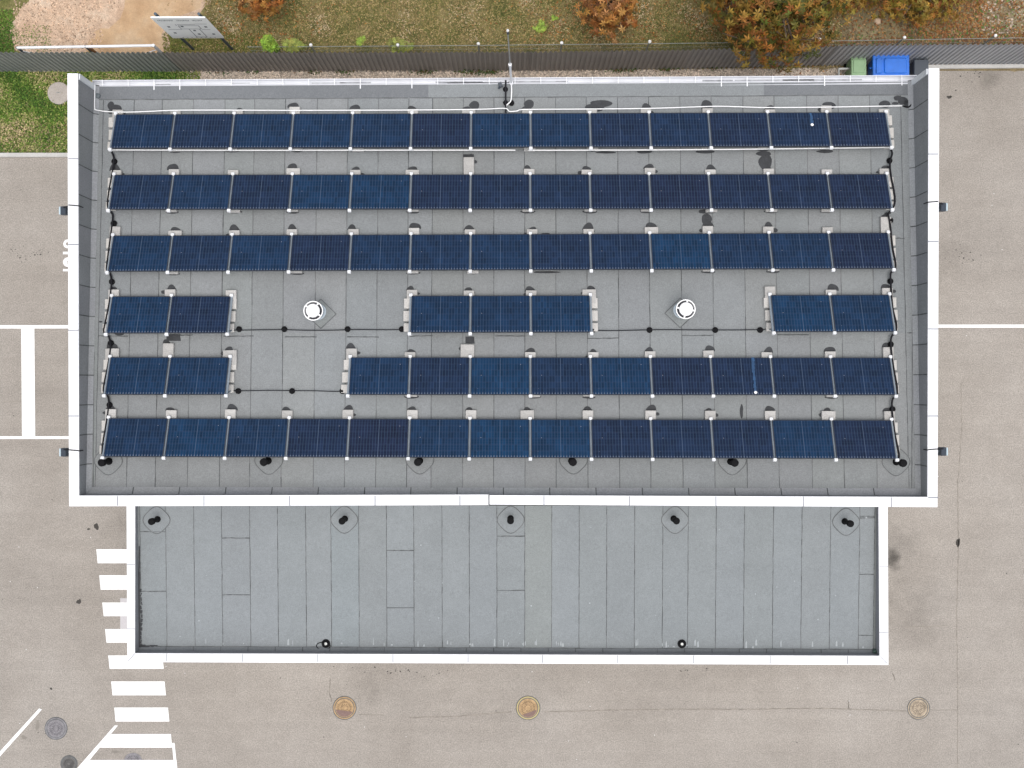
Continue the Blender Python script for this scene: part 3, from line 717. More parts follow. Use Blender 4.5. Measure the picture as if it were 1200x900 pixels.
for r in range(6):
    yt0, yt1 = top_y[r]; yb0, yb1 = bot_y[r]; xb0, xb1 = bl_x[r]
    # world positions of the low (photo top) and high (photo bottom) edges at the two row ends
    def rowpt(t, low_edge):
        py = lerp(yt0, yt1, t) if low_edge else lerp(yb0, yb1, t)
        zz = zr(PR(600, lerp(yt0, yt1, t)).y)+ZOFF + (0 if low_edge else DZ)
        return P(0, py, zz).y, zz
    z_hi = rowpt(.5, False)[1]
    cX = ((xb0+xb1)/2-600)*(HC-z_hi)/F
    x0w = cX - 6.5*PITCH
    yA, zA = rowpt(0, True); yB, zB = rowpt(0, False); yC, _ = rowpt(1, True); yD, _ = rowpt(1, False)
    mid_low = Vector((cX, (yA+yC)/2, zA)); mid_hi = Vector((cX, (yB+yD)/2, zB))
    ang = math.atan2(((yC+yD)-(yA+yB))/2, 13*PITCH)
    vy = (mid_low-mid_hi); Ln = vy.length; vy.normalize()
    vx = Vector((math.cos(ang), math.sin(ang), 0)); vy = (vy - vx*vy.dot(vx)).normalized(); vz = vx.cross(vy)
    B = Matrix((vx, vy, vz)).transposed()
    ctr = (mid_low+mid_hi)/2
    if meshF is None: LN0 = 1.165; meshF, meshG = panel_meshes(PITCH-.055, LN0)
    sc = Ln/LN0
    npan = 0; njoint = 0
    allp = sum(b-a for a, b in segs[r])
    rail = MB(); LR = Ln+.04; rail.box((0, 0, -.075), (.07, LR, .05))
    jointlist = []
    for si, (s0, s1) in enumerate(segs[r]):
        for c in range(s0, s1):
            p = ctr + vx*((c+.5-6.5)*PITCH)
            lab = f'dark blue solar panel, {ORD[npan]} from the left in the {ROWN[r]} row of panels'
            npan += 1
            e = empty('solar_panel', (p.x, p.y, p.z), lab, 'solar panel', GP)
            e.rotation_euler = B.to_euler()
            tw = rnd.uniform(-.4, .4)
            f = link('panel_frame', meshF, e, Matrix.Diagonal((1, sc, 1, 1)))
            g = link('panel_glass', meshG, e, Matrix.Rotation(R(tw*.8), 4, 'Y') @ Matrix.Diagonal((1, sc, 1, 1)))
            tb = blue[r][c]+rnd.uniform(-.06, .06)
            lo, hi = Vector((.0080, .0100, .027)), Vector((.0032, .0262, .068))
            cc = lo.lerp(hi, max(0, min(1, tb))); g.color = (cc.x, cc.y, cc.z, 1)
            if (r, c) in ((4, 10), (0, 11)):
                sk = MB(); x_ = {(4, 10): .36, (0, 11): .41}[(r, c)]
                l0, l1 = ((.5, -.42) if r == 4 else (.48, .15))
                for k in range(9):
                    t0, t1 = k/9, (k+1)/9; wv = .03+.03*rnd.random(); xx = x_+rnd.uniform(-.012, .012)
                    y0_, y1_ = lerp(l0, l1, t0)*Ln, lerp(l0, l1, t1)*Ln
                    sk.face([(xx-wv, y1_, .004), (xx+wv, y1_, .004), (xx+wv*.8, y0_, .004), (xx-wv*.8, y0_, .004)])
                me = bpy.data.meshes.new('dirt_streak'); me.from_pydata(sk.v, [], sk.f); me.materials.append(mat('streak', (.018, .06, .14), .4, mott=((8, 4, .4),)))
                link('dirt_streak', me, e, Matrix.Identity(4))
                wd = MB(); wd.lathe((x_, l1*Ln-.02, .002), [(.05, 0), (.045, .012), (.02, .018)], 9)
                me = bpy.data.meshes.new('dropping'); me.from_pydata(wd.v, [], wd.f); me.materials.append(M['white_plastic'])
                link('dropping', me, e, Matrix.Identity(4))
        for c in range(s0, s1+1): jointlist.append((c, si, c == s0, c == s1))
    for j, (c, si, first, last) in enumerate(jointlist):
        p = ctr + vx*((c-6.5)*PITCH)
        where = f'{ORD[j]} joint from the left in the {ROWN[r]} panel row'
        e = empty('panel_mount', (p.x, p.y, p.z), f'sloping aluminium mount at the {where}', 'mount', 'aluminium mounts holding the solar panels')
        e.rotation_euler = B.to_euler()
        me = bpy.data.meshes.new('rail'); me.from_pydata(rail.v, [], rail.f); me.materials.append(M['alu'])
        link('rail', me, e, Matrix.Identity(4))
        for sgn in (1, -1):
            cl = MB(); cl.box((0, sgn*(Ln/2+.035), -.02), (.105, .085, .08), bev=.012)
            me = bpy.data.meshes.new('clamp'); me.from_pydata(cl.v, [], cl.f); me.materials.append(M['clamp']); link('clamp', me, e, Matrix.Identity(4))
        # rear leg down to the roof, in world space expressed in the mount frame
        hi_p = p - vy*(Ln/2-.08) - vz*.10; zf = zr(hi_p.y)+.115
        Bi = B.inverted()
        lg = MB(); lg.tube([Bi @ (hi_p-p), Bi @ (Vector((hi_p.x, hi_p.y+.06, zf))-p)], .028, 6)
        me = bpy.data.meshes.new('rear_leg'); me.from_pydata(lg.v, [], lg.f); me.materials.append(M['alu']); link('rear_leg', me, e, Matrix.Identity(4))
        # ballast block under the low end
        lowp = p + vy*(Ln/2)
        bx = lowp.x + rnd.uniform(-.10, .10) if not (first or last) else lowp.x + (.03 if first else -.03)
        extra = ext_block.get((r, j if len(segs[r]) == 1 else c), rnd.choice((5, 5, 6, 7)))/38.
        if r == 0: extra = rnd.choice((3.5, 5, 8))/38.
        if r == 5: extra = rnd.choice((8, 9, 9))/38.
        y1_ = lowp.y + extra + .03; y0_ = lowp.y-.25
        wd = .33 if rnd.random() < .85 else .42
        g = rnd.uniform(.88, 1.12); tcol = (g, g*.99, g*.98)
        def block(bx, y0_, y1_, wd, lab, tcol):
            yc = (y0_+y1_)/2; b_ = MB()
            sl = math.atan2(-.75, 12.72)
            b_.box((0, 0, .055), (wd, y1_-y0_, .10), bev=.012, tint=tcol)
            me = bpy.data.meshes.new('concrete_block'); me.from_pydata(b_.v, [], b_.f); me.materials.append(M['concrete'])
            at = me.attributes.new('tint', 'FLOAT_COLOR', 'FACE'); at.data.foreach_set('color', [q_ for _ in b_.f for q_ in (*tcol, 1)])
            o = bpy.data.objects.new('concrete_block', me); COL.objects.link(o)
            o.location = (bx, yc, zr(yc)+.002); o.rotation_euler = (sl, 0, rnd.uniform(-.02, .02))
            return tag(o, lab, 'concrete block', 'concrete ballast blocks under the panel mounts')
        block(bx, y0_, y1_, wd, f'pale concrete block above the {where}', tcol)
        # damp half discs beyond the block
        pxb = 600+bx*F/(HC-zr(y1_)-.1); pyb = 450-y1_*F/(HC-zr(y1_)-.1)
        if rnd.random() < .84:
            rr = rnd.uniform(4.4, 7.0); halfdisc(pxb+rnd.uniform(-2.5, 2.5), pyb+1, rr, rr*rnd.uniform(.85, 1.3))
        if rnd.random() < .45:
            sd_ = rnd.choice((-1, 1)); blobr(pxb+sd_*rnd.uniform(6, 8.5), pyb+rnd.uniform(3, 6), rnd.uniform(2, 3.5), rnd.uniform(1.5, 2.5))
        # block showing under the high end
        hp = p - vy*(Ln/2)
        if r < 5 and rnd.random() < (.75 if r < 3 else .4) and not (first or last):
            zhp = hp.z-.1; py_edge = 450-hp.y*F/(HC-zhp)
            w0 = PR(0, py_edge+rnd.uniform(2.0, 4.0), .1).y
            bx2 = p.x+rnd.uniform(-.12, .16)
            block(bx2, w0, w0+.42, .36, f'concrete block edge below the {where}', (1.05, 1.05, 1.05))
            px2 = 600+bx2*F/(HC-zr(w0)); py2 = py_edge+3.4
            blobr(px2, py2-.6, rnd.uniform(7.2, 9), 1.9, z=.008)  # thin dark ellipse paints the shade under the high panel edge
        # blocks standing at the row ends
        if first or last:
            sg = -1 if first else 1
            inner = (first and c > 0) or (last and c < 13)
            off = .03 if not inner else (.16 if (first and c < 8) or (last and c >= 8) or True else .05)
            segname = 'row' if len(segs[r]) == 1 else ('left group of the', 'middle group of the', 'right group of the')[si if len(segs[r]) == 3 else (0 if si == 0 else 2)]
            for k, (t0, t1) in enumerate(((.05, .36), (.385, .70), (.72, .98))):
                yy1, yy0 = lerp(lowp.y, hp.y, t0), lerp(lowp.y, hp.y, t1)
                shift = .16 if inner else .05
                lab = f'{("upper", "middle", "lower")[k]} concrete block beside the {"left" if first else "right"} end of the ' + \
                      (f'{ROWN[r]} panel row' if len(segs[r]) == 1 else f'{segname.split(" ")[0]} group in the {ROWN[r]} panel row')
                ez = (zA+ (hp.z-zA)*(t0+t1)/2)
                pxe = 600+p.x*F/(HC-ez)                         # where the panel edge shows in plan
                xb = (pxe-600)*(HC-zr(yy0)-.1)/F
                block((xb+sg*.05 if inner else lerp(p.x, xb, .45)+sg*.05)+rnd.uniform(-.02, .02), yy0+.02, yy1-.02, .30, lab, (1.25, 1.23, 1.2))
# individual damp patches, and thin painted shadows under the south row edges, measured on the photo
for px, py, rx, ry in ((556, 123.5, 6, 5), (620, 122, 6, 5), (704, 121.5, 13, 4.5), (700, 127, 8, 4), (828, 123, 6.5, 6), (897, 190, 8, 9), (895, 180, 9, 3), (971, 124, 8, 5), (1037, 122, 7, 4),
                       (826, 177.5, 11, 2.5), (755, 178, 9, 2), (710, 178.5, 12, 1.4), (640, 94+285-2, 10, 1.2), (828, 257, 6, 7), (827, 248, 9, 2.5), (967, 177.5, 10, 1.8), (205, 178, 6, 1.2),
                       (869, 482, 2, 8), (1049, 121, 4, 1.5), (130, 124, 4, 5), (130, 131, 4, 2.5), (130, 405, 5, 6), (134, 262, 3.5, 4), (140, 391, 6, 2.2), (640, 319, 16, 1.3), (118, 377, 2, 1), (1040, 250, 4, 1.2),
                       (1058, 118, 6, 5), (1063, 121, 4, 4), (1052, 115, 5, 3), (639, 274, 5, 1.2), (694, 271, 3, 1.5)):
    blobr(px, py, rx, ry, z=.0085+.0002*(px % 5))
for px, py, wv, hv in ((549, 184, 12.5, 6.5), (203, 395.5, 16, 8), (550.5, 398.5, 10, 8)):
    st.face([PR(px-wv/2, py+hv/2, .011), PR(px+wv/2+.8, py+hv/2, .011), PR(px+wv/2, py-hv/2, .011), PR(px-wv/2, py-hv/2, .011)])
st.build('stain_and_shade', M['stain_shade'], ROOF)  # one mesh for damp patches and the painted edge shadows
SEAMP.build('roof_seam', M['seam_pale'], ROOF)

# ------------------------------------------------------------------ roof vents, pipes, drains
for k, (cx, cy) in enumerate(((366.6, 364), (804, 362.2))):
    H = .85; zc = zr(PR(cx, cy).y)+H; c = P(cx, cy, zc); zb = zr(c.y)
    e = empty('roof_vent', (c.x, c.y, zb), ('white round roof vent left of the middle group of panels', 'white round roof vent left of the right group of panels')[k], 'roof vent', 'white round vents on the roof')
    m_ = MB(); m_.lathe((c.x, c.y, zb), [(.27, 0), (.23, .02), (.20, .06), (.195, .5), (.235, .62), (.235, .66), (.18, .66)], 28); m_.build('vent_pipe', M['grey_plastic'], e, smooth=False)
    m_ = MB()
    prof = [(.215, .60), (.285, .70), (.295, .76), (.295, .79), (.268, .79), (.262, .74), (.25, .68)]
    m_.lathe((c.x, c.y, zb), prof, 32); m_.build('vent_collar', M['white_plastic'], e)
    m_ = MB(); m_.lathe((c.x, c.y, zb), [(.258, .672), (.258, .70), (.18, .70)], 28); m_.build('louvre_gap', M['dark_gap'], e)
    m_ = MB(); m_.lathe((c.x, c.y, zb), [(.16, .69), (.205, .80), (.207, .86), (.185, .89), (.09, .905)], 28)
    for a in (20, 110, 200, 290):
        t = R(a + (35 if k == 0 else 60)); d_ = Vector((math.cos(t), math.sin(t), 0))
        m_.box(Vector((c.x, c.y, zb+.80))+d_*.24, (.10, .045, .03), Matrix.Rotation(t, 3, 'Z'))
    m_.build('vent_cap', M['white_plastic'], e)
pos6 = ['leftmost', 'second from left', 'third from left', 'third from right', 'second from right', 'rightmost']
pos5 = ['leftmost', 'second from left', 'middle', 'second from right', 'rightmost']
def pipe(fn, zf, px, py, H, lab, grp):
    zz = zf(fn(px, py).y)+H; c = P(px, py, zz); b = Vector((c.x, c.y, zf(c.y)))
    e = empty('vent_pipe', b, lab, 'pipe', grp)
    m_ = MB(); m_.lathe(b, [(.115, .012), (.11, .03), (.085, .06), (.075, .12), (.075, H-.12)], 16); m_.build('pipe', M['black_rubber'], e, smooth=False)
    m_ = MB(); m_.lathe(b, [(.08, H-.2), (.115, H-.17), (.12, H-.05), (.10, H), (.03, H+.02)], 16); m_.build('pipe_cap', M['black_rubber'], e)
for i, (px, py, s) in enumerate(((118.3, 542), (308, 542), (488.5, 542), (671.5, 542), (861.5, 542.5), (1059, 543))  and [(118.3, 542.3, 0), (308.5, 541.8, 0), (489.5, 541.8, 0), (671.5, 541.8, 0), (861.5, 542.6, 0), (1059.3, 542.9, 0)]):
    pipe(PR, zr, px, py, .66, f'{pos6[i]} black pipe below the bottom panel row', 'black pipes along the bottom panel row')
for i, (px, py) in enumerate([(176.8, 611.5), (400.5, 611), (598.3, 610.5), (793, 610.8), (997.3, 614)]):
    pipe(PL, zl, px, py, .72, f'{pos5[i]} black pipe near the top of the lower roof', 'black pipes on the lower roof')
for k, (px, py) in enumerate(((382, 754), (799, 754.3))):
    b = PL(px, py); lab = ('black roof drain in a dark ring near the lower edge, left side', 'black round roof drain near the lower edge, right side')[k]
    e = empty('roof_drain', b, lab, 'roof drain')
    m_ = MB(); m_.lathe(b, [(.15, .006), (.15, .03), (.10, .035), (.095, .09), (.06, .09), (.055, .03)], 20); m_.build('drain_bowl', M['black_rubber'], e)
    m_ = MB(); m_.lathe(b, [(.05, .03), (.05, .07), (.02, .075)], 12); m_.build('drain_bolt', M['galv'], e)
    if k == 0:
        m_ = MB(); m_.ribbon([b+Vector((-.04+.24*math.cos(t)*1.0-.05, -.08+.13*math.sin(t), .014)) for t in [2*math.pi*i/18 for i in range(19)]], .03); m_.build('drain_collar', M['black_rubber'], e)
m_ = MB(); b = PL(1026, 763); m_.box(b+Vector((0, .0, .06)), (.22, .16, .12), bev=.02); m_.tube([b+Vector((-.12, .0, .1)), b+Vector((.1, .05, .12))], .05)
o = m_.build('scupper_outlet', mat('scupper', (.03, .06, .05), .5), None, loc=b); tag(o, 'dark drain outlet in the lower right corner of the lower roof', 'drain')

# ------------------------------------------------------------------ cables and conductors
def cable(name, pts, r, m, lab, cat='cable'):
    # smooth polyline
    out = []
    for i in range(len(pts)-1):
        p0, p1, p2, p3 = pts[max(i-1, 0)], pts[i], pts[i+1], pts[min(i+2, len(pts)-1)]
        for k in range(6):
            t = k/6; out.append(.5*((2*p1)+(-p0+p2)*t+(2*p0-5*p1+4*p2-p3)*t*t+(-p0+3*p1-3*p2+p3)*t**3))
    out.append(pts[-1]); mb = MB(); mb.tube(out, r, 6); o = mb.build(name, m, None, loc=out[0]); return tag(o, lab, cat)
cd = [PR(x, y, .16) for x, y in ((111, 99), (111, 110), (111, 126), (113.5, 129), (130, 131), (152, 131.3), (175, 130.5), (205, 129.2), (260, 129), (330, 129.3), (400, 129.2), (470, 129), (540, 128.4), (570, 127.8), (592, 127), (597, 130.5), (606, 130), (616, 128.3), (680, 127.8), (760, 127), (828, 124.8), (850, 124.6), (880, 125.6), (900, 126), (960, 125.6), (1020, 124.6), (1057, 124))]
cable('lightning_conductor', cd, .016, M['white_plastic'], 'white conductor wire running along above the topmost panel row', 'wire')
cd = [PR(x, y, .05) for x, y in ((1070.5, 93), (1070, 104), (1068.5, 112), (1068, 122), (1064, 125.5), (1058, 124))]
cable('corner_wire', cd, .022, M['black_rubber'], 'black wire in the upper right corner of the roof', 'wire')
cd = [PR(x, y, .12) for x, y in ((592.5, 127), (594, 123), (598.5, 118), (599.5, 108), (599.3, 100), (599.2, 98))]
cable('down_conductor', cd, .02, M['white_plastic'], 'short white wire from the conductor up to the rod', 'wire')
cx0 = [PR(x, y, .35) for x, y in ((131, 175.6), (300, 176), (480, 175.8), (604, 175.9))]
cable('white_conduit', cx0, .020, M['white_plastic'], 'long white conduit under the left part of the topmost panel row', 'conduit')
cx0 = [PR(x, y, .35) for x, y in ((619, 176), (760, 175.6), (900, 174.5), (1042, 172.6))]
cable('white_conduit', cx0, .020, M['white_plastic'], 'long white conduit under the right part of the topmost panel row', 'conduit')
FT = 'round black feet carrying the roof cables'
def foot_(px, py, lab, r=.09):
    b = PR(px, py); m_ = MB(); m_.lathe(b, [(r, .008), (r, .05), (r*.8, .075), (r*.45, .08), (r*.4, .12)], 16)
    o = m_.build('cable_support', M['black_rubber'], None, loc=b); tag(o, lab, 'cable foot', FT)
def run(xs_, y0, y1): return [PR(lerp(xs_[0], xs_[1], t), lerp(y0, y1, t)+rnd.uniform(-.5, .5), .09) for t in [i/7 for i in range(8)]]
cable('black_cable', run((272, 479), 387, 386.5), .015, M['cable'], 'black cable on the roof below the left round vent')
cable('black_cable', run((690, 897), 387, 386.5), .015, M['cable'], 'black cable on the roof below the right round vent')
cable('black_cable', run((268, 409), 457.5, 458.5), .014, M['cable'], 'black cable in the gap of the fifth panel row')
for i, px in enumerate((280.5, 333.5, 407.5, 471)): foot_(px, 385.8, f'{("leftmost", "second", "third", "rightmost")[i]} round cable foot below the left round vent')
for i, px in enumerate((694.5, 761, 838, 890.5)): foot_(px, 386.8, f'{("leftmost", "second", "third", "rightmost")[i]} round cable foot below the right round vent')
for i, px in enumerate((279.5, 342.5, 401.5)): foot_(px, 458.3, f'{("left", "middle", "right")[i]} round cable foot in the gap of the fifth panel row')
BETW = ['topmost and second', 'second and third', 'third and fourth', 'fourth and fifth', 'fifth and bottom']
for i, (px, py) in enumerate(((134.5, 189.5), (133.5, 262), (131.5, 330.3), (130.3, 402), (128.8, 474.5))): foot_(px, py, f'round cable foot at left end between the {BETW[i]} panel rows', .09)
for i, (px, py) in enumerate(((1042, 188.5), (1043, 258.5), (1043, 329.7), (1043.5, 403.5), (1045.5, 479.5))): foot_(px, py, f'round cable foot at right end between the {BETW[i]} panel rows', .09)
lc_ = [(131, 178), (133.5, 186), (132, 200), (128, 222), (126, 240), (129, 247), (132, 252), (131.5, 262), (128.5, 285), (125.5, 308), (125, 316), (129, 321), (130.5, 331), (128.5, 352), (123, 380), (121.5, 388), (125, 393), (128, 396), (129.5, 408), (126, 430), (122, 450), (121.5, 459), (126, 464), (127.5, 474), (124.5, 496), (120.5, 520), (119.5, 532)]
cable('black_cable', [PR(x, y, .10) for x, y in lc_], .030, M['cable'], 'long black cable winding down the left ends of the panel rows')
rc_ = [(1043.5, 174), (1045.5, 180), (1043, 190), (1044, 205), (1048, 226), (1048.5, 238), (1045, 246), (1041, 251), (1043, 262), (1046, 290), (1049.5, 308), (1049, 316), (1044, 320), (1044, 332), (1046, 360), (1050.5, 380), (1049.5, 390), (1045, 394), (1044, 405), (1047, 430), (1051, 452), (1051, 463), (1046, 468), (1045.5, 482), (1049, 510), (1053.5, 532), (1052, 538)]
cable('black_cable', [PR(x, y, .14) for x, y in rc_], .030, M['cable'], 'long black cable winding down the right ends of the panel rows')
# black cable tray crossing the gutter
e = empty('cable_tray', PR(592.5, 110), 'short black cable tray crossing the gutter beside the rod', 'cable tray')
m_ = MB(); a, b = PR(592.6, 94, .20), PR(592.6, 132, .12); m_.box((a+b)/2, (.055, (a-b).length, .05), Matrix.Rotation(math.atan2(a.z-b.z, a.y-b.y), 3, 'X')); m_.build('tray', M['cable'], e)
for px, py in ((592.3, 105), (592.5, 120.7)):
    b = PR(px, py); m_ = MB(); m_.lathe(b, [(.08, .006), (.08, .05), (.05, .07)], 14); m_.build('tray_foot', M['black_rubber'], e)
b = PR(599.3, 121); m_ = MB(); m_.lathe(b, [(.09, .006), (.09, .05), (.05, .07)], 14); o = m_.build('cable_support', M['black_rubber'], None, loc=b); tag(o, 'round black foot beside the short black cable tray', 'cable foot', FT)
# lightning rod
base = P(599.3, 98.5, 7.25); tip = P(594.8, 34, 12.6)
e = empty('lightning_rod', base, 'tall thin white lightning rod rising at the gutter', 'lightning rod')
d_ = tip-base
m_ = MB(); m_.tube([base, base+d_*.38], .035, 10); m_.build('lower_rod', M['white_metal'], e)
m_ = MB(); m_.tube([base+d_*.36, tip-d_*.07], .017, 10); m_.build('upper_rod', M['galv'], e)
m_ = MB(); m_.tube([base+d_*.36, base+d_*.40], .05, 10); m_.tube([base, base+d_*.03], .06, 10); m_.build('sleeve', M['white_metal'], e)
m_ = MB(); m_.tube([tip-d_*.07, tip-d_*.04], .035, 8); m_.build('tip_collar', M['housing'], e)
m_ = MB(); m_.lathe(tip-d_*.04, [(.02, 0), (.036, .06), (.036, .12), (.01, .17)], 10); m_.build('tip', M['white_plastic'], e)
m_ = MB(); b = P(586.5, 99.5, 7.3); m_.box(b, (.10, .16, .10), Matrix.Rotation(.4, 3, 'Z'), bev=.01); m_.tube([b, b+Vector((-.05, -.12, .05))], .03)
o = m_.build('junction_box', M['housing'], None, loc=b); tag(o, 'small dark junction box on the gutter beside the rod', 'junction box')
# small black eaves boxes at both roof corners
for k, (px, py) in enumerate(((106.7, 111.5), (1078.5, 104.5))):
    b = PR(px, py, .12); m_ = MB(); m_.box(b, (.14, .26, .24), bev=.015); m_.lathe(b+Vector((.17 if k == 0 else -.17, .0, -.1)), [(.09, 0), (.08, .05), (.03, .06)], 12)
    o = m_.build('outlet_box', mat('outlet', (.10, .12, .13), .6), None, loc=b); tag(o, ('dark outlet box in the upper left roof corner', 'dark outlet box in the upper right roof corner')[k], 'outlet box')

# ------------------------------------------------------------------ floodlights on the side walls
FL = [(75.6, 247, -1, 'floodlight on the left wall near the second panel row'), (76, 530, -1, 'floodlight on the left wall near the bottom panel row'),
      (1104, 242.8, 1, 'floodlight on the right wall near the second panel row'), (1104.3, 529, 1, 'floodlight on the right wall near the bottom panel row')]
for k, (px, py, sg, lab) in enumerate(FL):
    c = P(px, py, 8.15); wx = (wp[0][0] if sg < 0 else wp[1][0])
    e = empty('floodlight', c, 'small dark ' + lab, 'floodlight', 'floodlights on the side walls')
    m_ = MB(); m_.box(c, (.20, .26, .16), Matrix.Rotation(.35*sg, 3, 'Y'), bev=.02); m_.build('housing', M['housing'], e)
    m_ = MB(); m_.box(c+Vector((sg*.105, 0, -.01)), (.05, .24, .15), Matrix.Rotation(.35*sg, 3, 'Y'), bev=.01); m_.build('lens', M['lens'], e)
    m_ = MB(); m_.box(((c.x+wx)/2, c.y, c.z-.02), (abs(c.x-wx)+.02, .06, .06)); m_.build('bracket', M['housing'], e)
    m_ = MB(); inn = P(92.3 if sg < 0 else 1087.3, py-3.5, ZP)
    m_.tube([c+Vector((0, .08, .08)), Vector((wx+sg*.05, c.y+.1, ZP-.08)), Vector((wx+sg*.04, c.y+.1, ZP+.018)), Vector((inn.x+sg*.05, c.y+.08, ZP+.018)), Vector((inn.x-sg*.025, c.y+.07, ZP)), Vector((inn.x-sg*.03, c.y+.07, ZP-.25))], .016, 6)
    m_.build('supply_cable', M['cable'], e)

# ------------------------------------------------------------------ manholes
def manhole(px, py, r, m, lab, ringm=None, low=0, half=None):
    b = G(px, py) + Vector((0, 0, .005-low)); e = empty('manhole_cover', b, lab, 'manhole cover')
    m1 = MB(); n = 36
    for k in range(n):
        a0, a1 = 2*math.pi*k/n, 2*math.pi*(k+1)/n
        pts = [(r*.84, .006), (r, .006), (r, .010)]
        m1.raw([b+Vector((rr*math.cos(a), rr*math.sin(a), z)) for a in (a0, a1) for rr, z in ((r*.86, .012), (r, .012), (r*1.01, 0))], [(0, 1, 4, 3), (1, 2, 5, 4)])
    m1.build('manhole_rim', ringm or m, e)
    m2 = MB(); m2.ribbon([b+Vector((r*.855*math.cos(2*math.pi*k/n), r*.855*math.sin(2*math.pi*k/n), .0125)) for k in range(n+1)], .035); m2.ribbon([b+Vector((r*1.04*math.cos(2*math.pi*k/n), r*1.04*math.sin(2*math.pi*k/n), .004)) for k in range(n+1)], .03); m2.build('rim_gap', M['seam_pale'], e)
    m1 = MB(); tint = (1, 1, 1)
    m1.lathe(b, [(r*.83, .0), (r*.83, .014), (r*.8, .016)], 36, tint=(1.001, 1, 1))
    for rr in (.3, .55):
        for k in range(24 if rr > .4 else 12):
            a = 2*math.pi*k/(24 if rr > .4 else 12); m1.box(b+Vector((r*rr*math.cos(a), r*rr*math.sin(a), .018)), (.07, .032, .006), Matrix.Rotation(a, 3, 'Z'), tint=(.6, .6, .62))
    m1.build('manhole_lid', m, e)
    if half:
        m1 = MB(); a0, a1 = half; pts = [b+Vector((r*.78*math.cos(R(a0+(a1-a0)*i/14)), r*.78*math.sin(R(a0+(a1-a0)*i/14)), .0225)) for i in range(15)]
        m1.face(pts); m1.build('damp_sand', mat('damp', (.19, .125, .11), .9, fine=.2), e)
    return e
manhole(403.8, 829.5, .42, M['rust'], 'rusty orange manhole cover below the left part of the lower roof', half=(190, 335))
manhole(618.8, 829.5, .43, M['rust'], 'rusty orange manhole cover below the middle of the lower roof', ringm=mat('rust_rim', (.40, .33, .16), .8, fine=.2), half=(230, 350))
manhole(1076.3, 830, .40, mat('pale_iron', (.33, .27, .20), .9, tint=True, mott=((5, 5, .3),), fine=.3, fscale=25), 'pale worn manhole cover right of the lower roof')
manhole(65.8, 853.5, .40, M['iron'], 'dull grey round manhole cover beside the slanted white line')
manhole(156, 893, .42, M['iron'], 'grey round manhole cover half under the zebra stripe', low=.0135)
manhole(81, 895, .30, mat('old_iron', (.11, .105, .10), .8, tint=True, mott=((6, 5, .3),)), 'small dark drain cover left of the zebra crossing')
e = empty('well_cover', G(70, 109.8), 'pale round concrete well cover on the lawn', 'well cover')
m_ = MB(); m_.lathe(G(70, 109.8), [(.42, 0), (.42, .10), (.40, .12), (.1, .125)], 32, tint=(.98, .9, .84)); m_.build('slab', M['concrete'], e)
m_ = MB(); m_.tube([G(70, 109.8)+Vector((-.08, 0, .12)), G(70, 109.8)+Vector((0, 0, .16)), G(70, 109.8)+Vector((.08, 0, .12))], .012); m_.build('handle', M['galv'], e)

# ------------------------------------------------------------------ fences
fe = empty('metal_fence', G(600, 83), 'long dark corrugated sheet metal fence behind the building', 'fence')
FH = 2.38
fpts = [(-420, 83), (213, 83), (620, 82.6), (800, 80.2), (960, 76.5), (1060, 75.4), (1700, 73)]
tints = [(.92, 1.0, .98), (.96, .93, .9), (.98, .95, .92), (1.0, 1.0, 1.0), (1.15, 1.2, 1.25), (1.25, 1.32, 1.4)]
for i in range(len(fpts)-1):
    a, b = G(*fpts[i]), G(*fpts[i+1]); L_ = (b-a).length; d_ = (b-a)/L_; nrm = Vector((d_.y, -d_.x, 0)); mb = MB()
    per = .18; n = int(L_/per); x = 0
    prof = [(0, 0), (.05, 0), (.075, .05), (.135, .05), (.16, 0)]
    pl2 = []
    for k in range(n+1):
        for u, h in prof:
            if k*per+u <= L_: pl2.append(a+d_*(k*per+u)+nrm*h)
    pl2.append(b)
    hh = FH + (.12 if i >= 4 else .05 if i == 3 else 0)
    for p0, p1 in zip(pl2, pl2[1:]):
        mb.face([p0+Vector((0, 0, .04)), p1+Vector((0, 0, .04)), p1+Vector((0, 0, hh)), p0+Vector((0, 0, hh))], tints[i])
    mb.build('fence_sheet', M['fence'], fe)
    for z in (.5, 1.7): 
        mb = MB(); c_ = (a+b)/2-nrm*.03+Vector((0, 0, z)); mb.box(c_, (L_, .04, .04), Matrix.Rotation(math.atan2(d_.y, d_.x), 3, 'Z')); mb.build('fence_rail', M['fence'], fe)
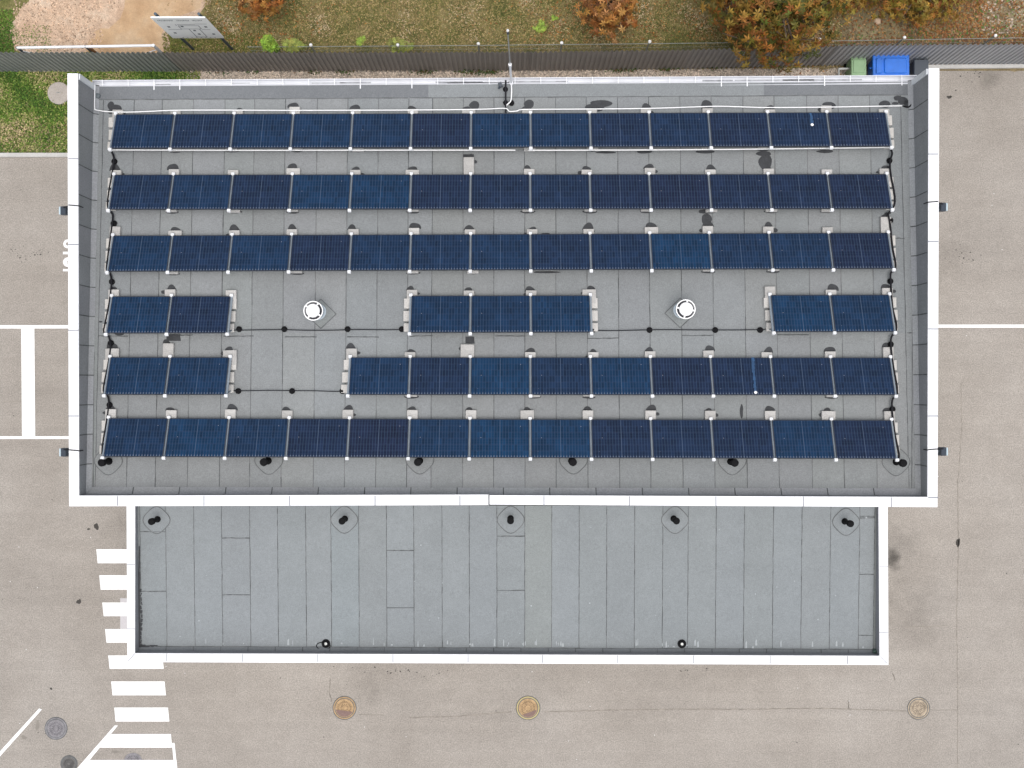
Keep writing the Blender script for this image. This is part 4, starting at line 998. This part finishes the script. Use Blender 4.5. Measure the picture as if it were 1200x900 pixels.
# thin wire fence beyond
we = empty('wire_fence', G(760, 78), 'thin wire mesh fence with white capped posts beyond the metal fence', 'fence')
WH = 1.75
wp_ = [(368, 50.2), (420, 49.6), (561, 48.4), (658, 48), (761.5, 47.5), (855, 47.0)]
def wire_run(pts, posts, z=WH):
    mb = MB()
    W = [P(px, py, z) for px, py in pts]
    for a, b in zip(W, W[1:]):
        for zz in (z, z*.75, z*.5, z*.25, .05):
            mb.tube([Vector((a.x, a.y, zz)), Vector((b.x, b.y, zz))], .011 if zz == z else .004, 5)
        L_ = (b-a).length; n = int(L_/.10)
        for k in range(n):
            t = k/n; p0 = a.lerp(b, t); p1 = a.lerp(b, min(1, t+z/L_)) ; p2 = a.lerp(b, max(0, t-z/L_))
            f1 = (min(1, t+z/L_)-t)*L_; f2 = (t-max(0, t-z/L_))*L_
            up_ = Vector((0, 0, 1))
            mb.ribbon([Vector((p0.x, p0.y, .02)), Vector((p1.x, p1.y, .02+f1))], .009, up=Vector((0, 1, 0)))
            mb.ribbon([Vector((p0.x, p0.y, .02)), Vector((p2.x, p2.y, .02+f2))], .009, up=Vector((0, 1, 0)))
    mb.build('wire_mesh', M['wire'], we)
    for px, py in posts:
        t = P(px, py, z+.12); mb = MB(); mb.tube([Vector((t.x, t.y, 0)), Vector((t.x, t.y, z+.08))], .03, 8); po = mb.build('fence_post', M['galv'], we)
        mb = MB(); mb.lathe((t.x, t.y, z+.06), [(.055, 0), (.06, .05), (.03, .09)], 10); mb.build('post_cap', M['white_plastic'], po)
wire_run([(290, 55), (365, 54.6), (561, 53.2), (658, 52.2), (761, 51.2), (857, 50)], [(364, 52.4), (466, 52.4), (560.5, 51), (658.3, 50), (761.5, 48.5)])
wire_run([(970, 48), (1060, 46.6), (1168, 44.8), (1250, 43.8)], [(960.5, 45.8), (1060.3, 43.6), (1167, 41.5)])
# white framed gate leaning behind the fence
ge = empty('white_gate', P(105, 62, 0), 'white metal gate frame behind the left part of the fence', 'gate')
za = 1.95
g0, g1 = P(20, 56, za), P(180, 53.3, za)
m_ = MB(); m_.tube([g0, g1], .05, 8)
m_.build('top_rail', M['white_metal'], ge)
for p in (g0, g1, g0.lerp(g1, .5)):
    m_ = MB(); m_.tube([(p.x, p.y, 0), (p.x, p.y, za+.04)], .055 if p is g1 else .045, 8); m_.build('post', M['white_metal'] if p is g1 else M['sign_post'], ge)
m_ = MB(); a = g0.lerp(g1, .72); m_.tube([(g1.x, g1.y, 1.5), (a.x, a.y, .4)], .02, 6); a = g0.lerp(g1, .2); m_.tube([(g0.x, g0.y, 1.6), (a.x, a.y, .4)], .02, 6); m_.build('brace', M['white_metal'], ge)
m_ = MB(); p = g0.lerp(g1, .515); m_.box((p.x, p.y+.0, .95), (.16, .05, 1.8)); m_.build('wooden_board', M['wood'], ge)

# ------------------------------------------------------------------ information board
zb_, zt_ = 1.95, 4.4
bL, bR = P(205.5, 44, zb_), P(262, 43.6, zb_); tL, tR = P(173.5, 20.2, zt_), P(240.5, 20.0, zt_)
bL.x = tL.x = (bL.x+tL.x)/2; bR.x = tR.x = (bR.x+tR.x)/2
se = empty('information_board', ((bL.x+bR.x)/2, bL.y, 0), 'white information board with a plan drawing on two dark posts', 'sign')
W_ = bR.x-bL.x
def yat(z, off): return lerp(bL.y, tL.y, (z-zb_)/(zt_-zb_))-off
m_ = MB()
fr_ = [(bL.x, yat(zb_, .025), zb_), (bR.x, yat(zb_, .025), zb_), (bR.x, yat(zt_, .025), zt_), (bL.x, yat(zt_, .025), zt_)]
bk_ = [(x, y+.05, z) for x, y, z in fr_]
m_.raw(fr_+bk_, [(0, 1, 2, 3), (7, 6, 5, 4), (0, 4, 5, 1), (1, 5, 6, 2), (2, 6, 7, 3), (3, 7, 4, 0)]); brd = m_.build('board', M['sign_board'], se)
for s in (.10, .90):
    m_ = MB(); x = bL.x+W_*s; m_.tube([(x, yat(0, -.09), 0), (x, yat(zt_+.1, -.09), zt_+.1)], .05, 8); m_.build('post', M['sign_post'], se)
m_ = MB()
def bx2(u0, v0, u1, v1): 
    x0, x1 = bL.x+W_*u0, bL.x+W_*u1; z0, z1 = zt_-(zt_-zb_)*v0, zt_-(zt_-zb_)*v1
    m_.face([(x0, yat(z1, .029), z1), (x1, yat(z1, .029), z1), (x1, yat(z0, .029), z0), (x0, yat(z0, .029), z0)])
def ln(u0, v0, u1, v1, w=.012):
    if abs(u1-u0) > abs(v1-v0): bx2(u0, v0-w/2, u1, v0+w/2)
    else: bx2(u0-w/2, v0, u0+w/2, v1)
# heading: three words of small letter-like marks (not legible on the photograph)
for u0, u1 in ((.08, .38), (.43, .67), (.72, .93)):
    n = int((u1-u0)/.024)
    for k in range(n):
        u = u0+k*.024; bx2(u, .09, u+.008, .145); 
        if k % 3: bx2(u+.008, .09 if k % 2 else .132, u+.017, .103 if k % 2 else .145)
        if k % 4 == 1: bx2(u+.008, .112, u+.015, .122)
ln(.7, .28, .93, .28, .01)
for a in ((.36, .36, .74, .36), (.36, .52, .74, .52), (.36, .36, .36, .52), (.74, .36, .74, .52), (.5, .52, .5, .93), (.70, .52, .70, .93), (.5, .93, .70, .93), (.1, .55, .36, .55), (.74, .55, .9, .55), (.33, .3, .36, .36), (.36, .3, .7, .3)):
    ln(*a)
for u, v in ((.16, .42), (.16, .72), (.86, .42), (.88, .78), (.6, .78), (.42, .40), (.58, .60)): bx2(u-.025, v-.03, u+.025, v+.03)
for k in range(8): bx2(.2+k*.09, .95, .23+k*.09, .965)
m_.build('plan_drawing', M['sign_line'], brd)

# ------------------------------------------------------------------ bins behind the building
def bin_green():
    b = G(1004, 88); b.z = 0
    top = P(1007, 75, 1.08); x, y = top.x, top.y-.05
    e = empty('wheelie_bin', (x, y, 0), 'pale green wheelie bin left of the blue container', 'bin')
    m_ = MB(); w0, w1, d0, d1 = .21, .27, .24, .33
    m_.raw([(x+sx*w0, y+sy*d0, .10) for sx, sy in ((-1, -1), (1, -1), (1, 1), (-1, 1))]+[(x+sx*w1, y+sy*d1, .98) for sx, sy in ((-1, -1), (1, -1), (1, 1), (-1, 1))],
           [(3, 2, 1, 0), (4, 5, 6, 7), (0, 1, 5, 4), (1, 2, 6, 5), (2, 3, 7, 6), (3, 0, 4, 7)]); m_.build('body', M['bin_green'], e)
    m_ = MB(); m_.box((x, y-.06, 1.01), (.56, .62, .05), bev=.03); m_.box((x, y-.03, 1.045), (.44, .50, .03), bev=.03); m_.build('lid', M['bin_green'], e)
    m_ = MB(); m_.tube([(x-.24, y+.28, 1.0), (x-.25, y+.44, 1.02), (x+.25, y+.44, 1.02), (x+.24, y+.28, 1.0)], .022, 6); m_.build('handle', M['bin_green'], e)
    for s in (-1, 1):
        m_ = MB(); m_.tube([(x+s*.2, y+.26, .10), (x+s*.26, y+.26, .10)], .10, 14); m_.build('wheel', M['black_rubber'], e)
def bin_blue():
    c = P(1045, 76, 1.3); x, y = c.x, c.y
    e = empty('waste_container', (x, y, 0), 'large blue four wheeled waste container against the fence', 'waste container')
    m_ = MB(); w0, w1, d0, d1 = .52, .63, .30, .38
    m_.raw([(x+sx*w0, y+sy*d0, .2) for sx, sy in ((-1, -1), (1, -1), (1, 1), (-1, 1))]+[(x+sx*w1, y+sy*d1, 1.2) for sx, sy in ((-1, -1), (1, -1), (1, 1), (-1, 1))],
           [(3, 2, 1, 0), (4, 5, 6, 7), (0, 1, 5, 4), (1, 2, 6, 5), (2, 3, 7, 6), (3, 0, 4, 7)]); m_.build('body', M['bin_blue'], e)
    m_ = MB(); m_.box((x, y, 1.225), (1.34, .80, .05), bev=.03); m_.box((x+.14, y-.02, 1.275), (.84, .58, .05), bev=.05); m_.box((x-.45, y-.02, 1.272), (.24, .58, .04), bev=.04)
    m_.box((x-.53, y-.2, 1.285), (.05, .2, .05)); m_.build('lid', M['bin_blue'], e)
    for cx in (-.46, .46):
        m_ = MB(); m_.box((x+cx-.13, y+.44, 1.24), (.05, .16, .06)); m_.box((x+cx+.13, y+.44, 1.24), (.05, .16, .06)); m_.box((x+cx, y+.51, 1.25), (.31, .035, .05)); m_.build('hinge', mat('hinge_blue', (.10, .28, .66), .5), e)
    for sx in (-1, 1):
        m_ = MB(); m_.tube([(x+sx*.63, y-.05, 1.05), (x+sx*.72, y-.05, 1.05)], .03, 8); m_.build('trunnion', M['bin_blue'], e)
        for sy in (-1, 1):
            m_ = MB(); m_.tube([(x+sx*.42-.03, y+sy*.22, .1), (x+sx*.42+.03, y+sy*.22, .1)], .10, 12); m_.build('wheel', M['black_rubber'], e)
bin_green(); bin_blue()
c = P(1079, 80, .9)
e = empty('grey_bin', (c.x, c.y, 0), 'dark grey bin in the gap right of the blue container', 'bin')
m_ = MB(); x, y = c.x, c.y; m_.raw([(x+sx*.2, y+sy*.22, .08) for sx, sy in ((-1, -1), (1, -1), (1, 1), (-1, 1))]+[(x+sx*.25, y+sy*.3, .92) for sx, sy in ((-1, -1), (1, -1), (1, 1), (-1, 1))],
           [(3, 2, 1, 0), (4, 5, 6, 7), (0, 1, 5, 4), (1, 2, 6, 5), (2, 3, 7, 6), (3, 0, 4, 7)]); m_.build('body', M['bin_grey'], e)
m_ = MB(); m_.box((x, y, .945), (.54, .62, .05), bev=.03); m_.tube([(x-.2, y+.28, .95), (x-.2, y+.36, .97), (x+.2, y+.36, .97), (x+.2, y+.28, .95)], .02); m_.build('lid', M['bin_grey'], e)
e = empty('low_railing', G(985, 84), 'low grey metal railing left of the green bin', 'railing')
for px, py in ((983, 86), (994, 80)):
    t = P(px, py, .7); m_ = MB(); m_.tube([(t.x, t.y, 0), (t.x, t.y, .7)], .035, 8); m_.build('post', M['galv'], e)
a, b = P(983, 80.5, .7), P(996, 80.3, .7); m_ = MB(); m_.tube([a, b], .045, 8); m_.tube([a, P(983, 88, .7)], .04, 8); m_.build('rail', M['galv'], e)

# ------------------------------------------------------------------ vegetation
rv = random.Random(5)
def leaflet(mb, p, d, n, L, wd, col):
    s = d.cross(n)
    if s.length < 1e-4: return
    s = s.normalized()*wd
    mid = p+d*L*.5-n*L*.06
    mb.face([p, mid+s, p+d*L-n*L*.18, mid-s], col)
def rdir():
    while True:
        v = Vector((rv.uniform(-1, 1), rv.uniform(-1, 1), rv.uniform(-1, 1)))
        if .05 < v.length < 1: return v.normalized()
def pick(pal):
    c = rv.choice(pal); g = rv.uniform(.7, 1.3); return (c[0]*g*rv.uniform(.9, 1.1), c[1]*g*rv.uniform(.9, 1.1), c[2]*g)
ORANGE = [(.30, .11, .022), (.24, .085, .02), (.36, .17, .04), (.17, .07, .022), (.42, .22, .08)]
MIXED = [(c[0]*.98, c[1]*.93, c[2]*.9) for c in [(.28, .12, .022), (.21, .12, .018), (.15, .13, .018), (.085, .10, .018), (.30, .19, .035), (.20, .08, .018), (.13, .11, .02), (.055, .06, .012), (.30, .13, .03)]]
YELLOW = [(.34, .19, .035), (.26, .15, .025), (.20, .15, .025), (.30, .11, .025)]
GREENY = [(.15, .26, .03), (.22, .34, .04), (.10, .18, .02)]
LIME = [(.34, .36, .09), (.26, .30, .07), (.18, .2, .05)]
def tree(name, base, cc, rad, nclump, leaf, pal, lab, palm=6, trunk_r=.13, group=None, nl=9, hole=.25, cat='tree'):
    e = empty(name, base, lab, cat, group)
    tr = MB(); b = Vector(base); c = Vector(cc); R_ = Vector(rad)
    top = Vector((c.x, c.y, c.z-R_.z*.2)); bend = Vector((rv.uniform(-.2, .2), rv.uniform(-.2, .2), 0))
    tr.tube([b, b.lerp(top, .4)+bend*.5, top], [trunk_r, trunk_r*.8, trunk_r*.5], 9)
    clumps = []
    tries = 0
    for k in range(nl):
        dd = rdir(); dd.z = abs(dd.z)*.8-.15; dd.normalize()
        en = c + Vector((dd.x*R_.x, dd.y*R_.y, dd.z*R_.z))*rv.uniform(.7, .95); st_ = b.lerp(top, rv.uniform(.55, 1))
        m1 = st_.lerp(en, .5)+Vector((0, 0, .15)); tr.tube([st_, m1, en], [trunk_r*.45, trunk_r*.28, trunk_r*.08], 6)
        for j in range(3):
            e2 = st_.lerp(en, rv.uniform(.5, .9)); d2 = rdir(); e3 = e2+Vector((d2.x*R_.x, d2.y*R_.y, d2.z*R_.z))*.35; tr.tube([e2, e3], [trunk_r*.16, trunk_r*.05], 5)
    tr.build('trunk', M['bark'], e)
    cr = MB(); sd0 = rv.uniform(0, 50)
    made = 0
    while made < nclump and tries < nclump*12:
        tries += 1
        dd = rdir(); rr = rv.random()**.42
        p = c+Vector((dd.x*R_.x, dd.y*R_.y, dd.z*R_.z))*rr
        q_ = mnoise.noise(p*(1.35/max(.6, R_.x*.35))+Vector((sd0, 0, 0)))
        if q_ < -.32+hole*1.2: continue
        if rr > .82 and mnoise.noise(p*1.7+Vector((0, sd0, 0))) < .02: continue
        made += 1
        # clump colour by a broad field so neighbouring leaves agree
        f = mnoise.noise(p*.8+Vector((sd0, sd0, 3)))*.5+.5
        cols = pal if rv.random() < .45 else [pal[min(len(pal)-1, int(max(0, min(.999, f))*len(pal)))]]
        out = (p-c); out.z = abs(out.z)*.6+.5; ax = (out.normalized()+rdir()*.55).normalized()
        u = ax.cross(Vector((0, 0, 1)));  u = (u if u.length > .05 else Vector((1, 0, 0))).normalized(); v = ax.cross(u)
        a0 = rv.uniform(0, 6.3); col = pick(cols)
        for k in range(palm):
            t = a0+2*math.pi*k/(palm+.6)
            d2 = (u*math.cos(t)+v*math.sin(t)+ax*rv.uniform(-.35, .1)).normalized()
            g = rv.uniform(.85, 1.18); leaflet(cr, p, d2, ax, leaf*rv.uniform(.75, 1.15), leaf*rv.uniform(.15, .2), (col[0]*g, col[1]*g, col[2]*g))
    cr.build('crown', M['leaf'], e)
    return e
tree('chestnut_tree', (9.3, 14.9, 0), (9.05, 14.15, 4.0), (2.75, 3.55, 2.6), 4300, .20, MIXED, 'large orange and green autumn tree overhanging the metal fence', trunk_r=.2, nl=16, hole=.30)
tree('small_tree', (3.45, 14.0, 0), (3.45, 13.7, 2.2), (1.25, 1.5, 1.5), 620, .17, ORANGE, 'sparse rust orange young tree beyond the middle of the fence', trunk_r=.07, nl=10, hole=.2)
tree('small_tree', (-9.15, 14.3, 0), (-9.1, 14.2, 2.0), (1.05, 1.15, 1.3), 520, .15, ORANGE, 'rust orange young tree beside the information board', trunk_r=.07, nl=9, hole=.12)
tree('shrub', (15.0, 14.6, 0), (15.0, 14.4, .9), (2.5, 1.25, .8), 1150, .14, YELLOW, 'low spreading golden brown shrub beyond the fence at far right', trunk_r=.06, nl=14, hole=.2, cat='shrub')
tree('shrub', (12.0, 14.4, 0), (12.0, 14.3, .9), (1.2, .8, .7), 420, .14, YELLOW+ORANGE[:2], 'low golden brown shrub next to the large autumn tree', trunk_r=.05, nl=9, hole=.2, cat='shrub')
b_ = P(316, 57, 1.6)
tree('shrub', (b_.x, b_.y+.1, 0), (b_.x, b_.y+.08, 1.75), (.36, .30, .62), 260, .12, GREENY, 'small bright green bush peeping over the fence', palm=5, trunk_r=.03, nl=5, hole=0, cat='shrub')
b_ = P(345, 57, 1.4)
tree('shrub', (b_.x, b_.y+.1, 0), (b_.x, b_.y+.08, 1.5), (.42, .26, .55), 150, .10, LIME, 'pale yellowish bush right of the bright green bush', palm=5, trunk_r=.025, nl=6, hole=.1, cat='shrub')
b_ = P(468, 57, 1.4)
tree('shrub', (b_.x, b_.y+.1, 0), (b_.x, b_.y+.08, 1.5), (.60, .22, .55), 170, .09, LIME, 'thin yellow green bush behind the middle of the fence', palm=5, trunk_r=.025, nl=7, hole=.15, cat='shrub')
for (px, py, s, lab) in ((633, 33, .28, 'small lime green plant in the dry grass'), (424, 50, .22, 'low green weed beside the wire fence'), (650, 21, .14, 'tiny bright green sprout in the dry grass')):
    b_ = G(px, py)
    tree('plant', (b_.x, b_.y, 0), (b_.x, b_.y, s*.6), (s, s, s*.5), int(260*s), .07, [(.26, .40, .05), (.34, .46, .08)], lab, palm=5, trunk_r=.012, nl=4, hole=0, cat='plant')
# weeds along the foot of the fence
wm = MB()
for px, n, c_ in ((258, 6, 0), (367, 10, 0), (405, 12, 0), (500, 14, 1), (545, 18, 1), (575, 22, 1), (723, 18, 1), (738, 14, 1), (776, 16, 1), (790, 8, 0), (835, 8, 0), (560, 16, 1), (490, 8, 1), (910, 8, 0), (300, 8, 0)):
    for k in range(n*3):
        p = G(px+rv.gauss(0, 6), fy(px)+.8+abs(rv.gauss(0, 1.6))); p.z = rv.uniform(.02, .18)
        d2 = rdir(); d2.z = abs(d2.z)*.5; leaflet(wm, p, d2.normalized(), Vector((0, 0, 1)), rv.uniform(.06, .14), .02, pick([(.05, .10, .03), (.07, .12, .03), (.16, .10, .05)]))
o = wm.build('weeds', M['blade'], None); tag(o, 'straggling weeds along the foot of the metal fence', 'weeds', kind='stuff')

def scatter(name, lab, cat, area, n, pal, L, flat=.4, wd=.22, zmax=.06, dens=None, m='blade'):
    mb = MB(); x0, y0, x1, y1 = area; made = 0
    while made < n:
        px, py = rv.uniform(x0, x1), rv.uniform(y0, y1)
        if dens:
            dv = dens(px, py)
            if rv.random() > dv: made += .05; continue
        made += 1
        p = G(px, py); p.z = .02+rv.random()*zmax
        f = mnoise.noise(Vector((p.x*.9, p.y*.9, len(name))))*.5+.5
        c_ = pal[min(len(pal)-1, int(max(0, min(.999, f+rv.uniform(-.3, .3)))*len(pal)))]; g = rv.uniform(.65, 1.35); c_ = (c_[0]*g, c_[1]*g, c_[2]*g)
        d2 = rdir(); d2.z = d2.z*flat if flat < .2 else abs(d2.z)*flat+.05; d2.normalize(); nn = (Vector((0, 0, 1))+rdir()*.5).normalized()
        leaflet(mb, p, d2, nn, L*rv.uniform(.6, 1.3), L*wd, c_)
    o = mb.build(name, M[m], None); tag(o, lab, cat, kind='stuff')
GR = [(c[0]*1.35, c[1]*1.3, c[2]*1.3) for c in [(.03, .065, .012), (.055, .115, .018), (.09, .15, .025), (.15, .18, .05), (.22, .21, .09), (.30, .25, .14)]]
DRY = [(c[0]*1.15, c[1]*1.10, c[2]*1.05) for c in [(.09, .10, .03), (.15, .14, .045), (.22, .18, .075), (.30, .24, .12), (.17, .125, .06), (.38, .32, .21)]]
scatter('lawn_grass', 'short green grass on the lawn left of the building', 'grass', (-60, 84, 235, 179), 17000, GR, .11, dens=lambda x, y: 1 if y < 148 else .55)
scatter('lawn_grass', 'dry fallen blades on the lawn by the kerb', 'grass', (-60, 145, 120, 179), 2600, [(.36, .28, .18), (.30, .22, .13), (.22, .17, .09)], .06, flat=.1)
scatter('dry_grass', 'dry tufted grass beyond the metal fence', 'grass', (190, -14, 985, 80), 42000, DRY, .085, dens=lambda x, y: (0.02 if (x < 240 and y < 36 + (236-x)*.9) else 1))
scatter('green_grass', 'green grass at the upper left corner', 'grass', (-30, 12, 16, 62), 1800, GR[:3], .09)
scatter('green_grass', 'green grass tufts below the information board', 'grass', (192, 40, 300, 66), 1700, [(.06, .09, .015), (.10, .12, .025), (.16, .15, .04)], .09)
scatter('sparse_weeds', 'sparse weeds on the stony ground', 'weeds', (16, 30, 60, 62), 240, GR[1:4], .07)
scatter('fallen_leaves', 'fallen orange leaves under the autumn trees', 'leaves', (940, -12, 1230, 76), 11000, [(c[0]*.78, c[1]*.85, c[2]*1.1) for c in YELLOW+ORANGE+GREENY[2:]]+[(.12, .09, .05), (.20, .16, .10)], .11, flat=.1, wd=.26, zmax=.05, m='leaf',
        dens=lambda x, y: .18 if (965 < x < 1060 and 12 < y < 46) else (.35 if (x > 1150 and y < 40) else 1))
scatter('fallen_leaves', 'scattered red brown leaves in the dry grass', 'leaves', (255, -10, 960, 52), 1700, ORANGE, .10, flat=.1, wd=.26, zmax=.09, m='leaf',
        dens=lambda x, y: max(math.exp(-((x-705)/85)**2), math.exp(-((x-300)/60)**2), math.exp(-((x-860)/70)**2)))
scatter('fallen_leaves', 'few brown leaves fallen on the gravel strip', 'leaves', (880, 80, 985, 92), 60, ORANGE, .09, flat=.1, wd=.26, zmax=.02, m='leaf')
# stones on the rough ground and gravel pieces
def stones(name, lab, area, n, s0, s1, tcol, ok=None):
    mb = MB(); made = 0
    while made < n:
        px, py = rv.uniform(area[0], area[2]), rv.uniform(area[1], area[3])
        if ok and not ok(px, py): continue
        made += 1; p = G(px, py); s = rv.uniform(s0, s1); g = rv.uniform(.6, 1.5)
        a = rv.uniform(0, 6.3); vs = []
        for k in range(5):
            t = a+2*math.pi*k/5; vs.append(p+Vector((s*math.cos(t)*rv.uniform(.7, 1.2), s*math.sin(t)*rv.uniform(.7, 1.2), .012)))
        vs.append(p+Vector((rv.uniform(-.2, .2)*s, rv.uniform(-.2, .2)*s, .02+s*.7)))
        mb.raw(vs, [(k, (k+1) % 5, 5) for k in range(5)], (tcol[0]*g, tcol[1]*g, tcol[2]*g))
    o = mb.build(name, M['stone'], None); tag(o, lab, 'stones', kind='stuff')
stones('rubble', 'small stones strewn over the sandy ground behind the fence', (16, -12, 140, 60), 1500, .015, .05, (1.06, .96, .88), ok=lambda x, y: x < 120 or y < 10)
stones('gravel', 'loose pale gravel stones along the foot of the fence', (219, 82, 990, 98), 7000, .02, .045, (1.2, 1.28, 1.38))
stones('rubble', 'stones among the leaves at the far right', (1150, -10, 1215, 45), 320, .02, .06, (.9, .9, .92))
for px, py, s in ((1028, 25, .12),):
    b_ = G(px, py); m_ = MB(); m_.lathe(b_, [(s, .01), (s*1.1, s*.3), (s*.7, s*.7), (s*.2, s*.8)], 9, tint=(1.1, 1, .9)); o = m_.build('boulder', M['stone'], None, loc=b_); tag(o, 'single pale stone among the fallen leaves', 'stone')
